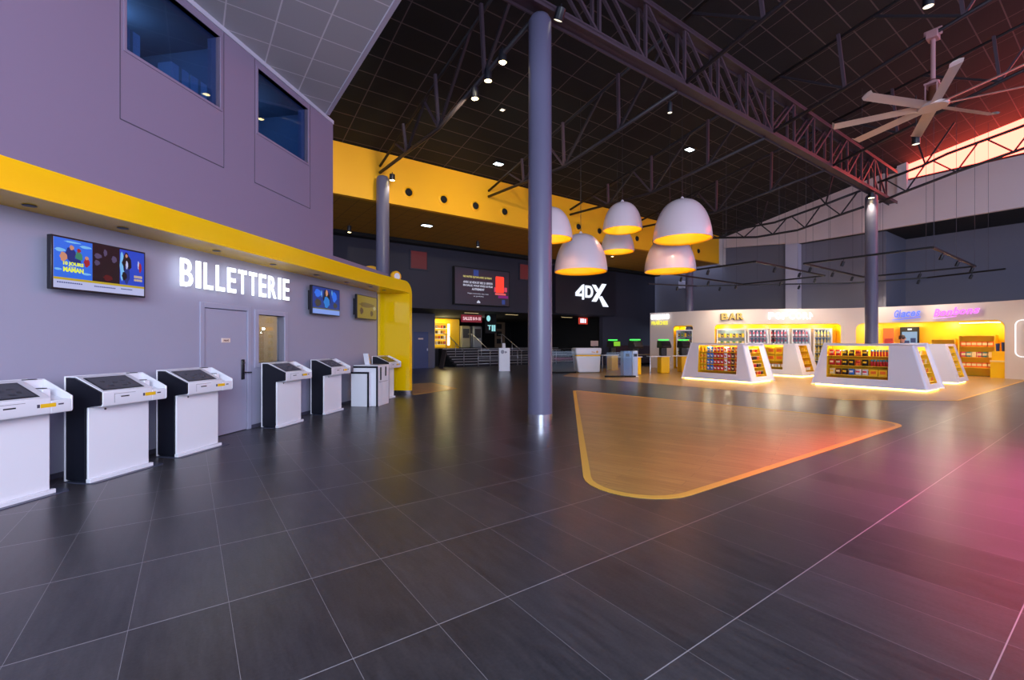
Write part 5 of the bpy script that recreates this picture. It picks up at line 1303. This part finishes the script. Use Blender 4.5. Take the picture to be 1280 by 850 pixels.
MB().box((0, .0, 0), (Wc, .6, .66)).build('base', M_yellow, ct2); MB().box((-.0, -.03, .66), (Wc, .6, .72)).build('counter_top', mat('counter_cream', (240, 214, 150), .4), ct2)
MB().box((0, .1, .72), (Wc, .6, 1.1)).build('riser', M_yellow, ct2)
cup = MB(); cup.lathe([(.05, 0), (.065, .32)], 16); cp_ = cup.build('blue_canister', GM['navy'], smooth='auto'); pz = cang(s_of(1243))
for k in range(3):
    o = cp_ if k == 0 else cp_.copy()
    if k: COL.objects.link(o)
    o.location = cpt(s_of(1235)+.12+.17*k, -.42, 1.1); o.scale = (1, 1, (1, 1.15, .6)[k]); tag(o, '%s navy blue canister on the riser at the right niche end' % ('left medium', 'middle tallest', 'right short')[k], 'canister')
# posters and menu screen in the right niche
t = thing('menu_screen', 'black framed menu screen with a pale blue picture behind the right front island', 'screen', cpt(s_of(1124), -.85, 1.25), cang(s_of(1134)))
W = (cpt(s_of(1145), -.85, 0)-cpt(s_of(1124), -.85, 0)).length
MB().box((0, -.06, 0), (W, 0, .95)).build('frame', M_black, t); MB().box((.07, -.065, .06), (W-.07, -.06, .72)).build('picture', em('menu_pale', (150, 180, 210), .9), t)
b = MB(); b.box((.1, -.067, .1), (W*.5, -.0655, .3)); b.box((W*.55, -.067, .2), (W-.12, -.0655, .42)); b.build('picture_shape', em('menu_dark', (60, 70, 110), .8), t)
b = MB(); b.box((W*.4, -.067, .8), (W*.62, -.0605, .87)); b.build('heading', w4, t)
t = thing('poster', 'orange red framed poster in the yellow niche just right of the column', 'poster', cpt(s_of(1105), -.85, 1.2), cang(s_of(1111)))
W = (cpt(s_of(1117), -.85, 0)-cpt(s_of(1105), -.85, 0)).length
MB().box((0, -.03, 0), (W, 0, .95)).build('frame', mat('poster_orange', (190, 90, 20), .5), t); b = MB(); b.box((.05, -.034, .1), (W-.05, -.03, .45)); b.build('picture', mat('poster_brick', (150, 30, 20), .5), t)
t = thing('strip_light', 'white linear double light on the ceiling of the right yellow niche', 'light', cpt(s_of(1195), -.45, 2.3), cang(s_of(1215)))
W = (cpt(s_of(1240), -.45, 0)-cpt(s_of(1195), -.45, 0)).length
for y in (0, .22): MB().box((0, y, 0), (W, y+.1, .03)).build('diffuser', M_ledw2, t)

# the person behind the right front island
def person(loc, rz):
    body = bpy.data.meshes.new('person'); 
    V = [(0, 0, .92), (0, .0, 1.12), (0, .01, 1.32), (0, .02, 1.43), (0, .0, 1.50), (0, -.01, 1.58), (0, -.005, 1.66),
         (.17, .01, 1.38), (.22, .03, 1.12), (.20, -.08, .90), (.19, -.12, .82), (-.17, .01, 1.38), (-.22, .03, 1.12), (-.20, -.08, .90), (-.19, -.12, .82),
         (.10, 0, .86), (.11, -.01, .48), (.11, .02, .09), (.12, -.13, .04), (-.10, 0, .86), (-.11, -.01, .48), (-.11, .02, .09), (-.12, -.13, .04)]
    E = [(0,1),(1,2),(2,3),(3,4),(4,5),(5,6),(2,7),(7,8),(8,9),(9,10),(2,11),(11,12),(12,13),(13,14),(0,15),(15,16),(16,17),(17,18),(0,19),(19,20),(20,21),(21,22)]
    R = [.13, .13, .14, .06, .052, .075, .072, .065, .045, .034, .03, .065, .045, .034, .03, .09, .06, .045, .035, .09, .06, .045, .035]
    body.from_pydata(V, E, []); o = bpy.data.objects.new('person', body); COL.objects.link(o)
    sk = o.modifiers.new('skin', 'SKIN'); 
    for i, r in enumerate(R): body.skin_vertices[0].data[i].radius = (r, r*.8 if i < 3 else r)
    body.skin_vertices[0].data[0].use_root = True
    sb = o.modifiers.new('sub', 'SUBSURF'); sb.levels = 2; sb.render_levels = 2
    body.materials.append(mat('skin_tone', (214, 150, 122), .6)); o.location = loc; o.rotation_euler = (0, 0, rz)
    tag(o, 'person behind the right front island, only the top of the head showing above it', 'person')
    f = MB(); f.lathe([(0, -.02), (.012, -.015), (.014, 0), (.006, .03), (0, .035)], 8, (0, -.09, 1.60)); f.build('nose', MATS['skin_tone'], o, smooth=True)
    e = MB(); 
    for s in (-1, 1): e.lathe([(0, -.01), (.009, -.005), (.01, 0), (.009, .005), (0, .01)], 8, (s*.028, -.074, 1.635))
    e.build('eyes', M_blackpl, o, smooth=True)
    e = MB()
    for s in (-1, 1): e.lathe([(0, -.03), (.012, -.02), (.014, 0), (.012, .02), (0, .03)], 8, (s*.079, 0, 1.61))
    e.build('ears', MATS['skin_tone'], o, smooth=True)
    MB().box((-.025, -.083, 1.562), (.025, -.07, 1.57)).build('mouth', mat('lip', (160, 80, 76), .5), o, bevel=.003)
    h = MB(); h.lathe([(.088, -.07), (.092, -.03), (.09, .02), (.07, .065), (.035, .088), (0, .093)], 20, (0, .018, 1.655)); h.build('hair', mat('hair_dark', (70, 46, 36), .7), o, smooth=True)
    MATS['shirt'] = mat('shirt_dark', (40, 40, 48), .8)
    c = MB()
    c.lathe([(.20, .86), (.185, 1.05), (.2, 1.25), (.16, 1.4), (.075, 1.455)], 20); c.v = [(x, y*.72+.005, z) for x, y, z in c.v]; c.f = c.f[:-2]; c.m = [0]*len(c.f)
    for s in (-1, 1): c.tube([(s*.14, .01, 1.385), (s*.2, .02, 1.26), (s*.225, .03, 1.1)], [.075, .066, .058], 12)
    c.build('shirt', MATS['shirt'], o, smooth=True)
    c = MB()
    for s in (-1, 1): c.tube([(s*.09, 0, .93), (s*.105, 0, .7), (s*.11, -.005, .48), (s*.11, .02, .12)], [.115, .1, .08, .07], 14)
    c.build('trousers', mat('trousers_black', (26, 26, 30), .8), o, smooth=True)
    c = MB()
    for s in (-1, 1): c.box((s*.115-.045, -.2, 0), (s*.115+.045, .08, .09))
    c.build('shoes', M_blackpl, o, bevel=.03, seg=3)
    for s in (-1, 1):
        hd = MB(); hd.box((s*.19-.014, -.16, .76), (s*.19+.014, -.10, .83))
        for k, ln in enumerate((.066, .075, .07, .056)): hd.tube([(s*.19, -.107-.015*k, .765), (s*.187, -.11-.015*k, .765-ln*.55), (s*.175, -.112-.015*k, .765-ln)], .0075, 6)
        hd.tube([(s*.185, -.16, .80), (s*.175, -.178, .775), (s*.17, -.182, .75)], .008, 6); hd.build('hand', MATS['skin_tone'], o, smooth=True)
person((14.0, 16.2, 0), .5)
for o in list(bpy.data.objects):
    if '_free' in o: del o['_free']
